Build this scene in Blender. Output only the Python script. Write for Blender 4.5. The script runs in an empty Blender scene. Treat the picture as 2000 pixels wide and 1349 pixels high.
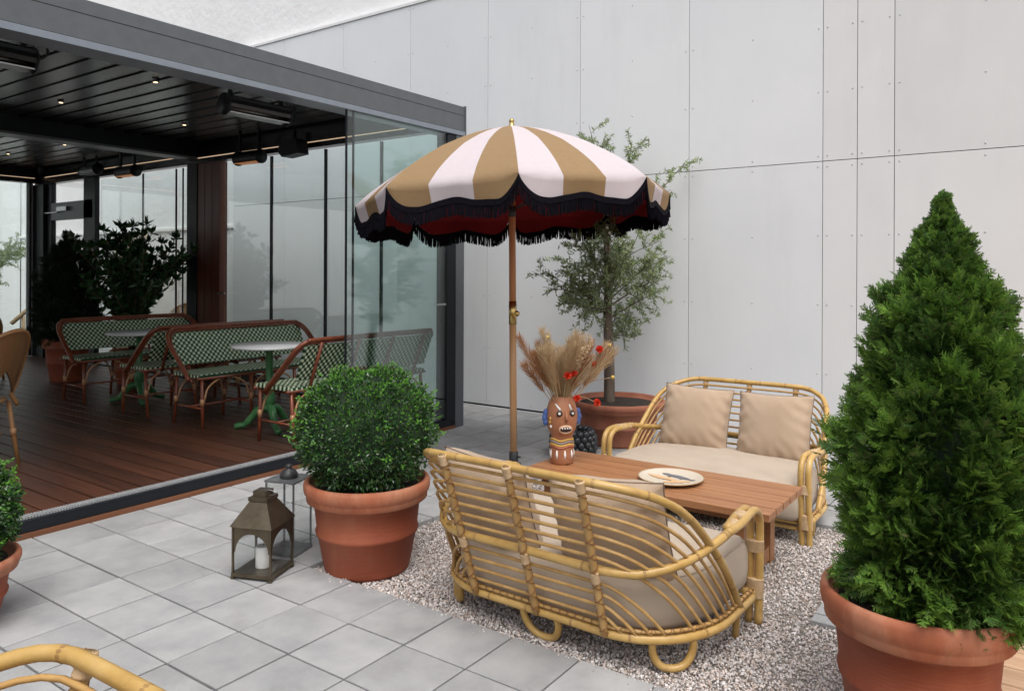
import bpy, math, random
import numpy as np
from mathutils import Vector, Matrix, Euler
random.seed(7); RNG = np.random.default_rng(11)
SC = bpy.context.scene; COL = SC.collection
R = math.radians; PI = math.pi

# ------------------------------------------------------------------ camera, sky, sun, exposure
T = .30                                   # one paving slab
FPX, HOR, YAW, CAMH, ROLL = 1489.5, 530.4, -.6163, 4.7261*T, .004
cam = bpy.data.cameras.new('camera'); camo = bpy.data.objects.new('camera', cam); COL.objects.link(camo)
cam.sensor_width = 36; cam.lens = FPX/2000*36; cam.shift_y = -(674.5-HOR)/2000; cam.clip_end = 500; cam.clip_start = .05
camo.matrix_world = Matrix.Translation((0, 0, CAMH)) @ Matrix.Rotation(-YAW, 4, 'Z') @ Matrix.Rotation(PI/2, 4, 'X') @ Matrix.Rotation(ROLL, 4, 'Z')
SC.camera = camo
SUN_EL, SUN_AZ = 64, 132                  # azimuth measured clockwise from +Y
w = bpy.data.worlds.new('World'); SC.world = w; w.use_nodes = True
nt = w.node_tree; nt.nodes.clear()
sky = nt.nodes.new('ShaderNodeTexSky'); sky.sky_type = 'NISHITA'; sky.sun_disc = False
sky.sun_elevation = R(SUN_EL); sky.sun_rotation = R(SUN_AZ); sky.dust_density = 4; sky.air_density = 1.2
hs = nt.nodes.new('ShaderNodeHueSaturation'); hs.inputs['Saturation'].default_value = .34
bg = nt.nodes.new('ShaderNodeBackground'); bg.inputs[1].default_value = .15
wo = nt.nodes.new('ShaderNodeOutputWorld')
nt.links.new(sky.outputs[0], hs.inputs['Color']); nt.links.new(hs.outputs[0], bg.inputs[0]); nt.links.new(bg.outputs[0], wo.inputs[0])
sun = bpy.data.lights.new('sun', 'SUN'); sun.energy = 1.4; sun.angle = R(42); sun.color = (1, .975, .94)
suno = bpy.data.objects.new('sun', sun); COL.objects.link(suno)
sd = Vector((math.sin(R(SUN_AZ))*math.cos(R(SUN_EL)), math.cos(R(SUN_AZ))*math.cos(R(SUN_EL)), math.sin(R(SUN_EL))))
suno.rotation_euler = (-sd).to_track_quat('-Z', 'Y').to_euler(); suno.location = (3, -3, 8)
vs = SC.view_settings; vs.view_transform = 'Standard'; vs.look = 'None'; vs.gamma = 1; vs.use_curve_mapping = False; vs.exposure = 0.38
SC.render.resolution_x, SC.render.resolution_y = 1024, 690
SC.cycles.max_bounces = 10; SC.cycles.transparent_max_bounces = 24

def ray(u, v):
    a, b = (u-1000)/FPX, (v-HOR)/FPX
    cr, sr = math.cos(ROLL), math.sin(ROLL); a, b = a*cr+b*sr, -a*sr+b*cr
    c, s = math.cos(YAW), math.sin(YAW)
    return Vector((a*c+s, -a*s+c, -b))
def onz(u, v, z=0): r = ray(u, v); return Vector((0, 0, CAMH)) + r*((z-CAMH)/r.z)
def ony(u, v, y): r = ray(u, v); return Vector((0, 0, CAMH)) + r*(y/r.y)
def onx(u, v, x): r = ray(u, v); return Vector((0, 0, CAMH)) + r*(x/r.x)
def ond(u, v, d): return Vector((0, 0, CAMH)) + ray(u, v)*d
def px(p):
    c, s = math.cos(YAW), math.sin(YAW); xr = p[0]*c-p[1]*s; zf = p[0]*s+p[1]*c
    if zf < .05: return (-9999, -9999)
    return 1000+FPX*xr/zf, HOR+FPX*(CAMH-p[2])/zf

# ------------------------------------------------------------------ materials
MATS = {}
def nodes(name):
    m = bpy.data.materials.new(name); m.use_nodes = True; t = m.node_tree
    MATS[name] = m
    return m, t, t.nodes['Principled BSDF'], t.nodes.new, t.links.new
def C4(c): return (c[0], c[1], c[2], 1)
def surf(name, c1, c2=None, rough=.5, scale=4, stretch=(1, 1, 1), bump=0, bscale=60, metal=0, rand=0, spec=.5, detail=6, contrast=(.3, .7), c3=None, bstretch=None, coat=0, sheen=0, stain=None):
    m, t, b, N, L = nodes(name)
    b.inputs['Roughness'].default_value = rough; b.inputs['Metallic'].default_value = metal
    b.inputs['Specular IOR Level'].default_value = spec
    if coat: b.inputs['Coat Weight'].default_value = coat; b.inputs['Coat Roughness'].default_value = .15
    if sheen: b.inputs['Sheen Weight'].default_value = sheen
    tc = N('ShaderNodeTexCoord'); oi = N('ShaderNodeObjectInfo')
    mul = N('ShaderNodeMath'); mul.operation = 'MULTIPLY'; mul.inputs[1].default_value = 37.0 if rand else 0; L(oi.outputs['Random'], mul.inputs[0])
    add = N('ShaderNodeVectorMath'); add.operation = 'ADD'; L(tc.outputs['Object'], add.inputs[0]); L(mul.outputs[0], add.inputs[1])
    def mapped(st):
        mp = N('ShaderNodeMapping'); mp.inputs['Scale'].default_value = st; L(add.outputs[0], mp.inputs[0]); return mp
    mp = mapped(stretch)
    no = N('ShaderNodeTexNoise'); no.inputs['Scale'].default_value = scale; no.inputs['Detail'].default_value = detail; no.inputs['Roughness'].default_value = .6
    L(mp.outputs[0], no.inputs['Vector'])
    cr = N('ShaderNodeValToRGB'); cr.color_ramp.elements[0].position = contrast[0]; cr.color_ramp.elements[1].position = contrast[1]
    cr.color_ramp.elements[0].color = C4(c1); cr.color_ramp.elements[1].color = C4(c2 or c1)
    if c3: e = cr.color_ramp.elements.new((contrast[0]+contrast[1])/2); e.color = C4(c3)
    L(no.outputs['Fac'], cr.inputs[0]); out = cr.outputs[0]
    if rand:
        h = N('ShaderNodeHueSaturation'); mr = N('ShaderNodeMapRange'); mr.inputs[3].default_value = 1-rand; mr.inputs[4].default_value = 1+rand
        L(oi.outputs['Random'], mr.inputs[0]); L(mr.outputs[0], h.inputs['Value']); L(out, h.inputs['Color']); out = h.outputs[0]
    if stain:                                                  # (colour, scale, stretch, low, high, amount): marks with a shape of their own
        col, sc_n, st_n, lo, hi, amt = stain
        n3 = N('ShaderNodeTexNoise'); n3.inputs['Scale'].default_value = sc_n; n3.inputs['Detail'].default_value = 8; n3.inputs['Roughness'].default_value = .68; L(mapped(st_n).outputs[0], n3.inputs['Vector'])
        r3 = N('ShaderNodeMapRange'); r3.inputs[1].default_value = lo; r3.inputs[2].default_value = hi; r3.inputs[4].default_value = amt; L(n3.outputs['Fac'], r3.inputs[0])
        m3 = N('ShaderNodeMix'); m3.data_type = 'RGBA'; L(r3.outputs[0], m3.inputs['Factor']); L(out, m3.inputs['A']); m3.inputs['B'].default_value = C4(col); out = m3.outputs['Result']
    L(out, b.inputs['Base Color'])
    if bump:
        n2 = N('ShaderNodeTexNoise'); n2.inputs['Scale'].default_value = bscale; n2.inputs['Detail'].default_value = 4
        L(mapped(bstretch or stretch).outputs[0], n2.inputs['Vector'])
        bp = N('ShaderNodeBump'); bp.inputs['Strength'].default_value = bump; bp.inputs['Distance'].default_value = .01
        L(n2.outputs['Fac'], bp.inputs['Height']); L(bp.outputs[0], b.inputs['Normal'])
    return m
def leafmat(name, cols, rough=.45, trans=.25, spec=.4):
    m, t, b, N, L = nodes(name)
    g = N('ShaderNodeNewGeometry'); cr = N('ShaderNodeValToRGB'); cr.color_ramp.interpolation = 'LINEAR'
    el = cr.color_ramp.elements; el[0].color = C4(cols[0]); el[1].color = C4(cols[-1])
    for i, c in enumerate(cols[1:-1]): e = el.new((i+1)/(len(cols)-1)); e.color = C4(c)
    L(g.outputs['Random Per Island'], cr.inputs[0]); L(cr.outputs[0], b.inputs['Base Color'])
    b.inputs['Roughness'].default_value = rough; b.inputs['Specular IOR Level'].default_value = spec
    if trans:
        tr = N('ShaderNodeBsdfTranslucent'); L(cr.outputs[0], tr.inputs[0]); mx = N('ShaderNodeMixShader'); mx.inputs[0].default_value = trans
        L(b.outputs[0], mx.inputs[1]); L(tr.outputs[0], mx.inputs[2]); L(mx.outputs[0], t.nodes['Material Output'].inputs[0])
    return m
def glassmat(name, tint, refl=.05):
    m, t, b, N, L = nodes(name); t.nodes.remove(b)
    tr = N('ShaderNodeBsdfTransparent'); tr.inputs[0].default_value = C4(tint)
    gl = N('ShaderNodeBsdfGlossy'); gl.inputs['Roughness'].default_value = .01
    lw = N('ShaderNodeLayerWeight'); lw.inputs[0].default_value = .5; pw_ = N('ShaderNodeMath'); pw_.operation = 'POWER'; pw_.inputs[1].default_value = 4
    fr = N('ShaderNodeMath'); fr.operation = 'MULTIPLY_ADD'; fr.inputs[1].default_value = 1-refl; fr.inputs[2].default_value = refl; mx = N('ShaderNodeMixShader')
    L(lw.outputs['Facing'], pw_.inputs[0]); L(pw_.outputs[0], fr.inputs[0]); L(fr.outputs[0], mx.inputs[0]); L(tr.outputs[0], mx.inputs[1]); L(gl.outputs[0], mx.inputs[2]); L(mx.outputs[0], t.nodes['Material Output'].inputs[0])
    return m
def emit(name, col, st):
    m, t, b, N, L = nodes(name); b.inputs['Emission Color'].default_value = C4(col); b.inputs['Emission Strength'].default_value = st; b.inputs['Base Color'].default_value = C4(col)
    return m
def weave(name, dark, light, ax, pa, pb):
    """woven plastic cane: pale squares in a half-drop pattern, ax = the two object axes"""
    m, t, b, N, L = nodes(name); tc = N('ShaderNodeTexCoord'); sp = N('ShaderNodeSeparateXYZ'); L(tc.outputs['Object'], sp.inputs[0])
    def wv(axis, per):
        a = N('ShaderNodeMath'); a.operation = 'MULTIPLY'; a.inputs[1].default_value = 2*PI/per; L(sp.outputs[axis], a.inputs[0])
        s = N('ShaderNodeMath'); s.operation = 'SINE'; L(a.outputs[0], s.inputs[0]); c_ = N('ShaderNodeMapRange'); c_.inputs[1].default_value = -.42; c_.inputs[2].default_value = .42; c_.inputs[3].default_value = -1; c_.inputs[4].default_value = 1; L(s.outputs[0], c_.inputs[0]); return c_
    k = N('ShaderNodeMath'); k.operation = 'MULTIPLY'; L(wv(ax[0], pa).outputs[0], k.inputs[0]); L(wv(ax[1], pb).outputs[0], k.inputs[1])
    cr = N('ShaderNodeValToRGB'); cr.color_ramp.elements[0].position = .30; cr.color_ramp.elements[1].position = .50
    cr.color_ramp.elements[0].color = C4(dark); cr.color_ramp.elements[1].color = C4(light); L(k.outputs[0], cr.inputs[0]); L(cr.outputs[0], b.inputs['Base Color'])
    bp = N('ShaderNodeBump'); bp.inputs['Strength'].default_value = .6; bp.inputs['Distance'].default_value = .004; L(k.outputs[0], bp.inputs['Height']); L(bp.outputs[0], b.inputs['Normal'])
    b.inputs['Roughness'].default_value = .4
    return m

surf('paver', (.275, .276, .282), (.40, .398, .395), .75, 5, bump=.25, bscale=180, rand=.11, c3=(.342, .342, .342), contrast=(.28, .74), stain=((.24, .235, .22), 3.2, (1, 1, 1), .54, .74, .55))
surf('bedding', (.045, .042, .038), (.10, .095, .088), .95, 40, bump=.6, bscale=90)
surf('gravel_bed', (.18, .16, .14), (.42, .38, .34), .95, 120, bump=1, bscale=200)
leafmat('pebble', [(.70, .66, .64), (.36, .26, .20), (.76, .73, .72), (.58, .48, .42), (.17, .14, .125), (.62, .57, .55), (.72, .62, .56), (.36, .32, .31), (.80, .77, .76), (.28, .22, .185)], .6, 0, .35)
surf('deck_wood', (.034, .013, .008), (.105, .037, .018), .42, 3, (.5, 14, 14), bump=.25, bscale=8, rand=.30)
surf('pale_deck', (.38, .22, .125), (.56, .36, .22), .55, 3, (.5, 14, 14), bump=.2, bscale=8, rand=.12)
surf('teak', (.26, .108, .042), (.39, .18, .080), .45, 3, (.6, 18, 18), bump=.15, bscale=8, rand=.08)
surf('column_wood', (.09, .022, .010), (.16, .045, .02), .45, 3, (14, 14, .5))
surf('fascia_wood', (.13, .048, .022), (.22, .085, .038), .5, 3, (14, .5, 14), rand=.1)
surf('alu', (.098, .108, .117), (.115, .125, .134), .42, 12)
surf('alu_light', (.20, .23, .27), (.23, .26, .30), .4, 12)  # beam metal again, its bluish lit look put into the colour
surf('alu_dark', (.010, .012, .016), (.014, .016, .020), .45, 12, spec=.25)
surf('slat_black', (.011, .0125, .014), (.015, .0165, .018), .26, 6, (.3, 4, 4), rand=.1)  # inner pergola metal, its deep shadow put into the colour
surf('grate', (.42, .43, .44), (.52, .53, .54), .5, 10, metal=.3)
surf('steel', (.42, .42, .43), (.55, .55, .55), .35, 10, metal=1)
surf('panel', (.70, .712, .725), (.745, .755, .765), .5, 1.3, rand=.025, bump=.03, bscale=300, stain=((.60, .61, .61), 2.6, (1.5, 1.5, .22), .52, .78, .4))
surf('panel_warm', (.66, .662, .66), (.71, .71, .705), .5, 1.3, rand=.025, stain=((.60, .61, .61), 2.6, (1.5, 1.5, .22), .52, .78, .4))
surf('gap', (.006, .006, .006), (.012, .012, .012), .9)
surf('plaster', (.80, .80, .80), (.87, .87, .87), .9, 2.5, bump=.7, bscale=11)
surf('bolt_grey', (.50, .51, .52), (.56, .57, .58), .5)
surf('zinc', (.7, .7, .7), (.78, .78, .78), .5)
surf('rattan', (.41, .24, .07), (.57, .375, .14), .33, 9, (1, 1, 1), bump=.1, bscale=120, rand=.06, c3=(.50, .31, .095), spec=.5, stain=((.30, .15, .05), 14, (1, 1, 1), .56, .70, .55))
surf('rattan_node', (.26, .14, .045), (.42, .25, .09), .45, 40)
surf('rattan_thin', (.37, .205, .065), (.54, .335, .125), .42, 16, bump=.1, bscale=120, rand=.10)
surf('binding', (.48, .32, .17), (.66, .47, .28), .6, 60, bump=.3, bscale=160)
surf('lashing', (.20, .09, .03), (.28, .14, .05), .6, 60)
surf('seat_canvas', (.43, .345, .26), (.485, .395, .305), .9, 6, bump=.25, bscale=900, sheen=.2)
surf('pillow_canvas', (.385, .275, .185), (.45, .335, .235), .9, 5, bump=.25, bscale=900, rand=.04, sheen=.2)
surf('piping', (.17, .12, .09), (.22, .16, .12), .9)
surf('terracotta', (.225, .047, .019), (.335, .088, .038), .7, 2.6, (1, 1, .6), bump=.2, bscale=26, bstretch=(.5, .5, 5), c3=(.27, .062, .026), rand=.06, stain=((.42, .20, .115), 3.0, (1, 1, .35), .54, .80, .42))
surf('terracotta_rim', (.30, .08, .034), (.46, .17, .088), .75, 7, (1, 1, .25), bump=.25, bscale=40, c3=(.36, .11, .052), rand=.05, stain=((.56, .33, .21), 4.0, (1, 1, .5), .46, .74, .6))  # paler than the body: lime bloom, plus light on the rim in the colour
surf('terracotta_old', (.25, .075, .04), (.40, .16, .095), .8, 5, bump=.3, bscale=40, rand=.04)
surf('soil', (.012, .008, .006), (.05, .034, .024), 1, 40, bump=1, bscale=90)
surf('bark', (.07, .05, .035), (.17, .13, .10), .9, 14, (1, 1, .25), bump=.8, bscale=30)
surf('twig', (.10, .06, .035), (.17, .11, .06), .85, 20)
leafmat('box_leaf', [(.010, .034, .013), (.024, .078, .018), (.045, .13, .024), (.018, .056, .017), (.07, .165, .03), (.012, .04, .016), (.09, .11, .03)], .28, .15, .6)
leafmat('box_new', [(.07, .21, .025), (.14, .34, .04), (.10, .27, .035)], .35, .25)
leafmat('thuja', [(.030, .076, .017), (.060, .135, .025), (.10, .195, .034), (.040, .095, .020), (.12, .14, .045)], .5, .28)
leafmat('thuja_tip', [(.075, .165, .024), (.13, .25, .035), (.19, .33, .05), (.09, .19, .028), (.16, .24, .07)], .45, .25)
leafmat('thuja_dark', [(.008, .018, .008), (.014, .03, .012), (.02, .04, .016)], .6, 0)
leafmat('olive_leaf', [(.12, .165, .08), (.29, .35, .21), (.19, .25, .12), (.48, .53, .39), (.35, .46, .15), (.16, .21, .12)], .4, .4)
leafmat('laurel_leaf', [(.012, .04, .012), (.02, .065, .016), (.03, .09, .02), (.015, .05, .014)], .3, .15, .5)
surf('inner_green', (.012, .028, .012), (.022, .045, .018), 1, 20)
surf('mustard', (.33, .21, .10), (.36, .235, .118), .8, 30, bump=.1, bscale=700)
surf('pinkwhite', (.71, .635, .66), (.75, .675, .695), .8, 30, bump=.1, bscale=700)
surf('crimson', (.25, .014, .018), (.31, .022, .026), .85, 30)
surf('fringe', (.004, .0035, .006), (.008, .007, .011), .95, 60, spec=.08)
surf('pole_wood', (.48, .25, .11), (.60, .34, .16), .45, 4, (14, 14, .6))
surf('pole_wood_shaded', (.42, .165, .06), (.52, .22, .09), .45, 4, (14, 14, .6))  # same wood as the lower pole, canopy shade put into the colour
surf('brass', (.55, .38, .13), (.65, .46, .18), .3, 20, metal=1)
surf('bronze', (.095, .075, .05), (.18, .145, .10), .40, 9, metal=.85)
surf('lead', (.20, .205, .21), (.36, .37, .38), .45, 14, metal=.8)
surf('wax', (.80, .77, .73), (.84, .82, .79), .5, 8)
surf('black_iron', (.02, .02, .022), (.05, .05, .052), .45, 20, bump=.3, bscale=60)
surf('black_glaze', (.016, .017, .02), (.035, .036, .04), .3, 20)
surf('green_iron', (.028, .115, .035), (.045, .16, .05), .4, 14, bump=.15, bscale=60)
surf('marble', (.55, .55, .56), (.66, .66, .66), .2, 3)
surf('cane_red', (.12, .026, .011), (.22, .058, .023), .35, 12, rand=.1)
surf('cane_tan', (.34, .17, .08), (.46, .25, .12), .4, 12)
surf('cane_chair', (.24, .11, .04), (.34, .175, .065), .45, 14)
weave('weave_back', (.008, .045, .018), (.50, .56, .38), (1, 2), .048, .048)
weave('weave_seat', (.008, .045, .018), (.50, .56, .38), (1, 0), .048, .048)
weave('chair_weave', (.15, .065, .022), (.30, .155, .06), (1, 2), .016, .016)
glassmat('glass', (.945, .992, .986), .07); glassmat('glass_clear', (.97, .98, .98), .03)
surf('vase_clay', (.32, .125, .06), (.40, .17, .085), .6, 10, bump=.15, bscale=60)
surf('vase_blue', (.05, .10, .30), (.07, .14, .38), .5); surf('vase_white', (.75, .73, .70), (.8, .78, .76), .5)
surf('vase_dark', (.03, .022, .02), (.05, .03, .03), .4); surf('vase_yellow', (.55, .33, .06), (.6, .37, .08), .5)
surf('vase_grey', (.22, .20, .20), (.28, .26, .25), .5); surf('vase_lip', (.62, .40, .27), (.68, .46, .32), .5); surf('vase_red', (.40, .12, .07), (.45, .15, .09), .5)
leafmat('pampas', [(.52, .38, .23), (.62, .48, .30), (.46, .31, .17), (.66, .55, .38)], .9, .3)
leafmat('pampas_brown', [(.36, .17, .075), (.45, .24, .12), (.30, .14, .06)], .9, .2)
leafmat('poppy', [(.70, .05, .02), (.80, .08, .03), (.60, .03, .02)], .6, .3)
leafmat('dry_stem', [(.45, .33, .18), (.55, .42, .25), (.33, .22, .12)], .9, 0)
surf('billy', (.60, .42, .09), (.68, .5, .12), .9, 60)
surf('dish', (.56, .48, .38), (.62, .55, .45), .4, 6); surf('dish_rim', (.36, .24, .13), (.44, .30, .17), .5)
surf('dish_tan', (.62, .38, .19), (.68, .44, .24), .5); surf('dish_slate', (.13, .13, .15), (.17, .17, .19), .5)
surf('rail_wood', (.55, .38, .22), (.62, .44, .27), .6, 6)
emit('lamp_warm', (1, .72, .42), 2.6); emit('led_warm', (1, .70, .48), .42); emit('heat_glow', (1, .40, .14), .12)
for nm_, am_ in (('mustard', .22), ('pinkwhite', .28), ('crimson', .45)):
    t_m = MATS[nm_].node_tree; b_m = t_m.nodes['Principled BSDF']; tl_m = t_m.nodes.new('ShaderNodeBsdfTranslucent'); mx_m = t_m.nodes.new('ShaderNodeMixShader'); mx_m.inputs[0].default_value = am_
    t_m.links.new(b_m.inputs['Base Color'].links[0].from_socket, tl_m.inputs[0]); t_m.links.new(b_m.outputs[0], mx_m.inputs[1]); t_m.links.new(tl_m.outputs[0], mx_m.inputs[2]); t_m.links.new(mx_m.outputs[0], t_m.nodes['Material Output'].inputs[0])
M = MATS

# ------------------------------------------------------------------ mesh helpers
class MB:
    def __init__(s): s.v = []; s.f = []; s.m = []; s.mats = []; s.sm = []
    def _mi(s, m):
        if m not in s.mats: s.mats.append(m)
        return s.mats.index(m)
    def add(s, V, F, mat=None, smooth=False):
        o = len(s.v); s.v += [tuple(v) for v in V]; k = s._mi(mat)
        for f in F: s.f.append(tuple(i+o for i in f)); s.m.append(k); s.sm.append(smooth)
    def box(s, a, b, mat=None, M4=None, bev=0):
        (x0, y0, z0), (x1, y1, z1) = a, b
        if bev:
            e = bev
            V = [(x0, y0, z0), (x1, y0, z0), (x1, y1, z0), (x0, y1, z0), (x0, y0, z1-e), (x1, y0, z1-e), (x1, y1, z1-e), (x0, y1, z1-e), (x0+e, y0+e, z1), (x1-e, y0+e, z1), (x1-e, y1-e, z1), (x0+e, y1-e, z1)]
            F = [(3, 2, 1, 0), (0, 1, 5, 4), (1, 2, 6, 5), (2, 3, 7, 6), (3, 0, 4, 7), (4, 5, 9, 8), (5, 6, 10, 9), (6, 7, 11, 10), (7, 4, 8, 11), (8, 9, 10, 11)]
        else:
            V = [(x0, y0, z0), (x1, y0, z0), (x1, y1, z0), (x0, y1, z0), (x0, y0, z1), (x1, y0, z1), (x1, y1, z1), (x0, y1, z1)]
            F = [(3, 2, 1, 0), (4, 5, 6, 7), (0, 1, 5, 4), (1, 2, 6, 5), (2, 3, 7, 6), (3, 0, 4, 7)]
        if M4: V = [M4 @ Vector(v) for v in V]
        s.add(V, F, mat); return s
    def tube(s, P, r, n=8, mat=None, closed=False, cap=True):
        P = [Vector(p) for p in P]; k = len(P); rr = r if hasattr(r, '__len__') else [r]*k
        tang = []
        for i in range(k):
            a = P[i-1] if (i or closed) else P[0]; b = P[(i+1) % k] if (i < k-1 or closed) else P[-1]
            d = b-a; tang.append(d.normalized() if d.length > 1e-9 else Vector((0, 0, 1)))
        u = tang[0].orthogonal().normalized(); V = []
        for i in range(k):
            if i:
                q = tang[i-1].rotation_difference(tang[i]); u = q @ u
            u = (u-tang[i]*u.dot(tang[i])).normalized(); w_ = tang[i].cross(u)
            for j in range(n):
                a = 2*PI*j/n; V.append(P[i]+(u*math.cos(a)+w_*math.sin(a))*rr[i])
        F = []
        for i in range(k if closed else k-1):
            i2 = (i+1) % k
            for j in range(n): j2 = (j+1) % n; F.append((i*n+j, i*n+j2, i2*n+j2, i2*n+j))
        if cap and not closed: F.append(tuple(range(n-1, -1, -1))); F.append(tuple((k-1)*n+j for j in range(n)))
        s.add(V, F, mat, True); return s
    def lathe(s, prof, n=32, mat=None, c=(0, 0, 0), sx=1, sy=1):
        V = []; F = []
        for (r, z) in prof:
            for j in range(n): a = 2*PI*j/n; V.append((c[0]+r*math.cos(a)*sx, c[1]+r*math.sin(a)*sy, c[2]+z))
        for i in range(len(prof)-1):
            for j in range(n): j2 = (j+1) % n; F.append((i*n+j, i*n+j2, (i+1)*n+j2, (i+1)*n+j))
        F.append(tuple(range(n-1, -1, -1))); F.append(tuple((len(prof)-1)*n+j for j in range(n)))
        s.add(V, F, mat, True); return s
    def ball(s, c, r, mat=None, n=10, m=7):
        rx, ry, rz = r if hasattr(r, '__len__') else (r, r, r)
        prof = [(math.sin(PI*i/m), -math.cos(PI*i/m)) for i in range(m+1)]
        V = [(c[0]+rx*max(p, .001)*math.cos(2*PI*j/n), c[1]+ry*max(p, .001)*math.sin(2*PI*j/n), c[2]+rz*q) for p, q in prof for j in range(n)]
        F = [(i*n+j, i*n+(j+1) % n, (i+1)*n+(j+1) % n, (i+1)*n+j) for i in range(m) for j in range(n)]
        s.add(V, F, mat, True); return s
    def prism(s, poly, y0, y1, mat=None, axes='xz'):
        n = len(poly)
        mk = {'xz': lambda p, y: (p[0], y, p[1]), 'yz': lambda p, y: (y, p[0], p[1]), 'xy': lambda p, y: (p[0], p[1], y)}[axes]
        V = [mk(p, y0) for p in poly]+[mk(p, y1) for p in poly]
        F = [tuple(range(n-1, -1, -1)), tuple(range(n, 2*n))]+[(i, (i+1) % n, n+(i+1) % n, n+i) for i in range(n)]
        s.add(V, F, mat); return s
    def mesh(s, name):
        me = bpy.data.meshes.new(name); me.from_pydata(s.v, [], s.f)
        for m in s.mats: me.materials.append(M[m] if m else None)
        me.polygons.foreach_set('material_index', s.m); me.polygons.foreach_set('use_smooth', s.sm); me.update()
        return me
    def build(s, name, parent=None, loc=None, rot=None): return link(name, s.mesh(name), parent, loc, rot)
def link(name, data, parent=None, loc=None, rot=None):
    o = bpy.data.objects.new(name, data); COL.objects.link(o)
    if parent: o.parent = parent
    if loc: o.location = loc
    if rot: o.rotation_euler = rot
    return o
def tag(o, label=None, cat=None, group=None, kind=None):
    if label: o['label'] = label
    if cat: o['category'] = cat
    if group: o['group'] = group
    if kind: o['kind'] = kind
    return o
def thing(name, label, cat, loc=(0, 0, 0), rz=0, group=None):
    return tag(link(name, None, None, loc, (0, 0, rz)), label, cat, group)
def copy_tree(o, parent=None):
    c = o.copy(); COL.objects.link(c); c.parent = parent
    for ch in list(o.children): copy_tree(ch, c)
    return c
def catmull(P, k=6, closed=False):
    P = [Vector(p) for p in P]; out = []; n = len(P)
    for i in range(n if closed else n-1):
        p0 = P[i-1] if (i or closed) else P[0]*2-P[1]; p1 = P[i]; p2 = P[(i+1) % n]
        p3 = P[(i+2) % n] if (i+2 < n or closed) else P[-1]*2-P[-2]
        for j in range(k):
            t = j/k; out.append(.5*((2*p1)+(p2-p0)*t+(2*p0-5*p1+4*p2-p3)*t*t+(3*p1-p0-3*p2+p3)*t**3))
    if not closed: out.append(P[-1])
    return out
def npmesh(name, V, F, mat, parent=None, smooth=False, loc=None):
    V = np.asarray(V, np.float32); F = np.asarray(F, np.int32); me = bpy.data.meshes.new(name)
    k = F.shape[1]; me.vertices.add(len(V)); me.vertices.foreach_set('co', V.ravel()); me.loops.add(F.size); me.loops.foreach_set('vertex_index', F.ravel())
    me.polygons.add(len(F)); me.polygons.foreach_set('loop_start', np.arange(0, F.size, k, dtype=np.int32))
    me.polygons.foreach_set('use_smooth', np.full(len(F), smooth)); me.materials.append(M[mat]); me.update(calc_edges=True); me.validate()
    return link(name, me, parent, loc)
def unit(a): return a/np.maximum(np.linalg.norm(a, axis=1, keepdims=True), 1e-9)
def leaves(Pp, D, L, Wd, up=None, fold=.25):
    """folded diamond leaves: base Pp, direction D, length L, width Wd"""
    n = len(Pp); D = unit(D); up = RNG.normal(size=(n, 3)) if up is None else up
    S = unit(np.cross(D, up)); Nn = np.cross(S, D); L = np.asarray(L).reshape(-1, 1)*np.ones((n, 1)); Wd = np.asarray(Wd).reshape(-1, 1)*np.ones((n, 1))
    mid = Pp+D*L*.5+Nn*Wd*fold; V = np.stack([Pp, mid+S*Wd*.5, Pp+D*L, mid-S*Wd*.5], 1).reshape(-1, 3)
    F = (np.arange(n)[:, None]*4+np.array([[0, 1, 2, 0, 2, 3]])).reshape(-1, 3)
    return V, F
def sphere_dirs(n): return unit(RNG.normal(size=(n, 3)))
def lumps(D, k=14, seed=3, sharp=9):
    """smooth bumpy field over directions"""
    r = np.random.default_rng(seed); c = unit(r.normal(size=(k, 3))); return np.exp(sharp*(D@c.T-1)).max(1)

# ------------------------------------------------------------------ ground, paving, gravel
g = MB().box((-40, -30, -.35), (40, 6.75, -.12), 'bedding').build('ground'); tag(g, kind='structure')
GX0, GY0 = -3.2075, 1.5307
GLX, GLY = GX0+T, GY0+3*T                 # gravel bed corner
GRX, GFY = GX0+8*T, GY0+10*T              # its right side and its far side
def in_gravel(x, y): return (GLX < x < GRX and GLY < y < GFY) or (GRX-.01 < x < GX0+10*T and GLY < y < GY0+6*T)  # two rectangles
pv = MB().box((-4.425, -1.0, -.12), (GLX-.002, 6.44, -.045), 'bedding')
pv.box((GLX-.002, -1.0, -.12), (1.5, GLY-.002, -.045), 'bedding').box((GLX-.002, GFY+.002, -.12), (1.5, 6.44, -.045), 'bedding')
pv.box((GRX+.002, GY0+6*T+.002, -.12), (1.5, GFY-.002, -.045), 'bedding')
pav = pv.build('paved_terrace'); tag(pav, kind='structure')
g_ = .0042
pm = MB().box((-T/2+g_, -T/2+g_, -.042), (T/2-g_, T/2-g_, 0), 'paver', bev=.0025).mesh('paver')
half = MB().box((-4.424+.003-GX0+4.5*T, -T/2+g_, -.042), (T/2-g_, T/2-g_, 0), 'paver', bev=.0025).mesh('paver')
for i in range(-5, 13):
    for j in range(-4, 17):
        x, y = GX0+(i+.5)*T, GY0+(j+.5)*T
        if x < -4.6 or in_gravel(x, y) or x > -.2 or y > 6.5: continue
        u, v = px((x, y, 0))
        if not (-160 < u < 2150 and v < 1500): continue
        if i == -5: o = None
        o = link('paver', pm, pav, (x, y, random.uniform(-.0018, .0018)), (random.uniform(-.003, .003), random.uniform(-.003, .003), random.choice((0, PI/2, PI))))
        if i <= -5:                        # cut slab against the threshold
            o.data = pm; wcut = (GX0+(i+1)*T)-(-4.424); o.scale.x = wcut/T; o.location.x = -4.424+wcut/2; o.rotation_euler.z = 0
        if j == 16: o.scale.y = max(.02, (6.44-(GY0+16*T))/T); o.location.y = (6.44+GY0+16*T)/2; o.rotation_euler.z = 0
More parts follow.
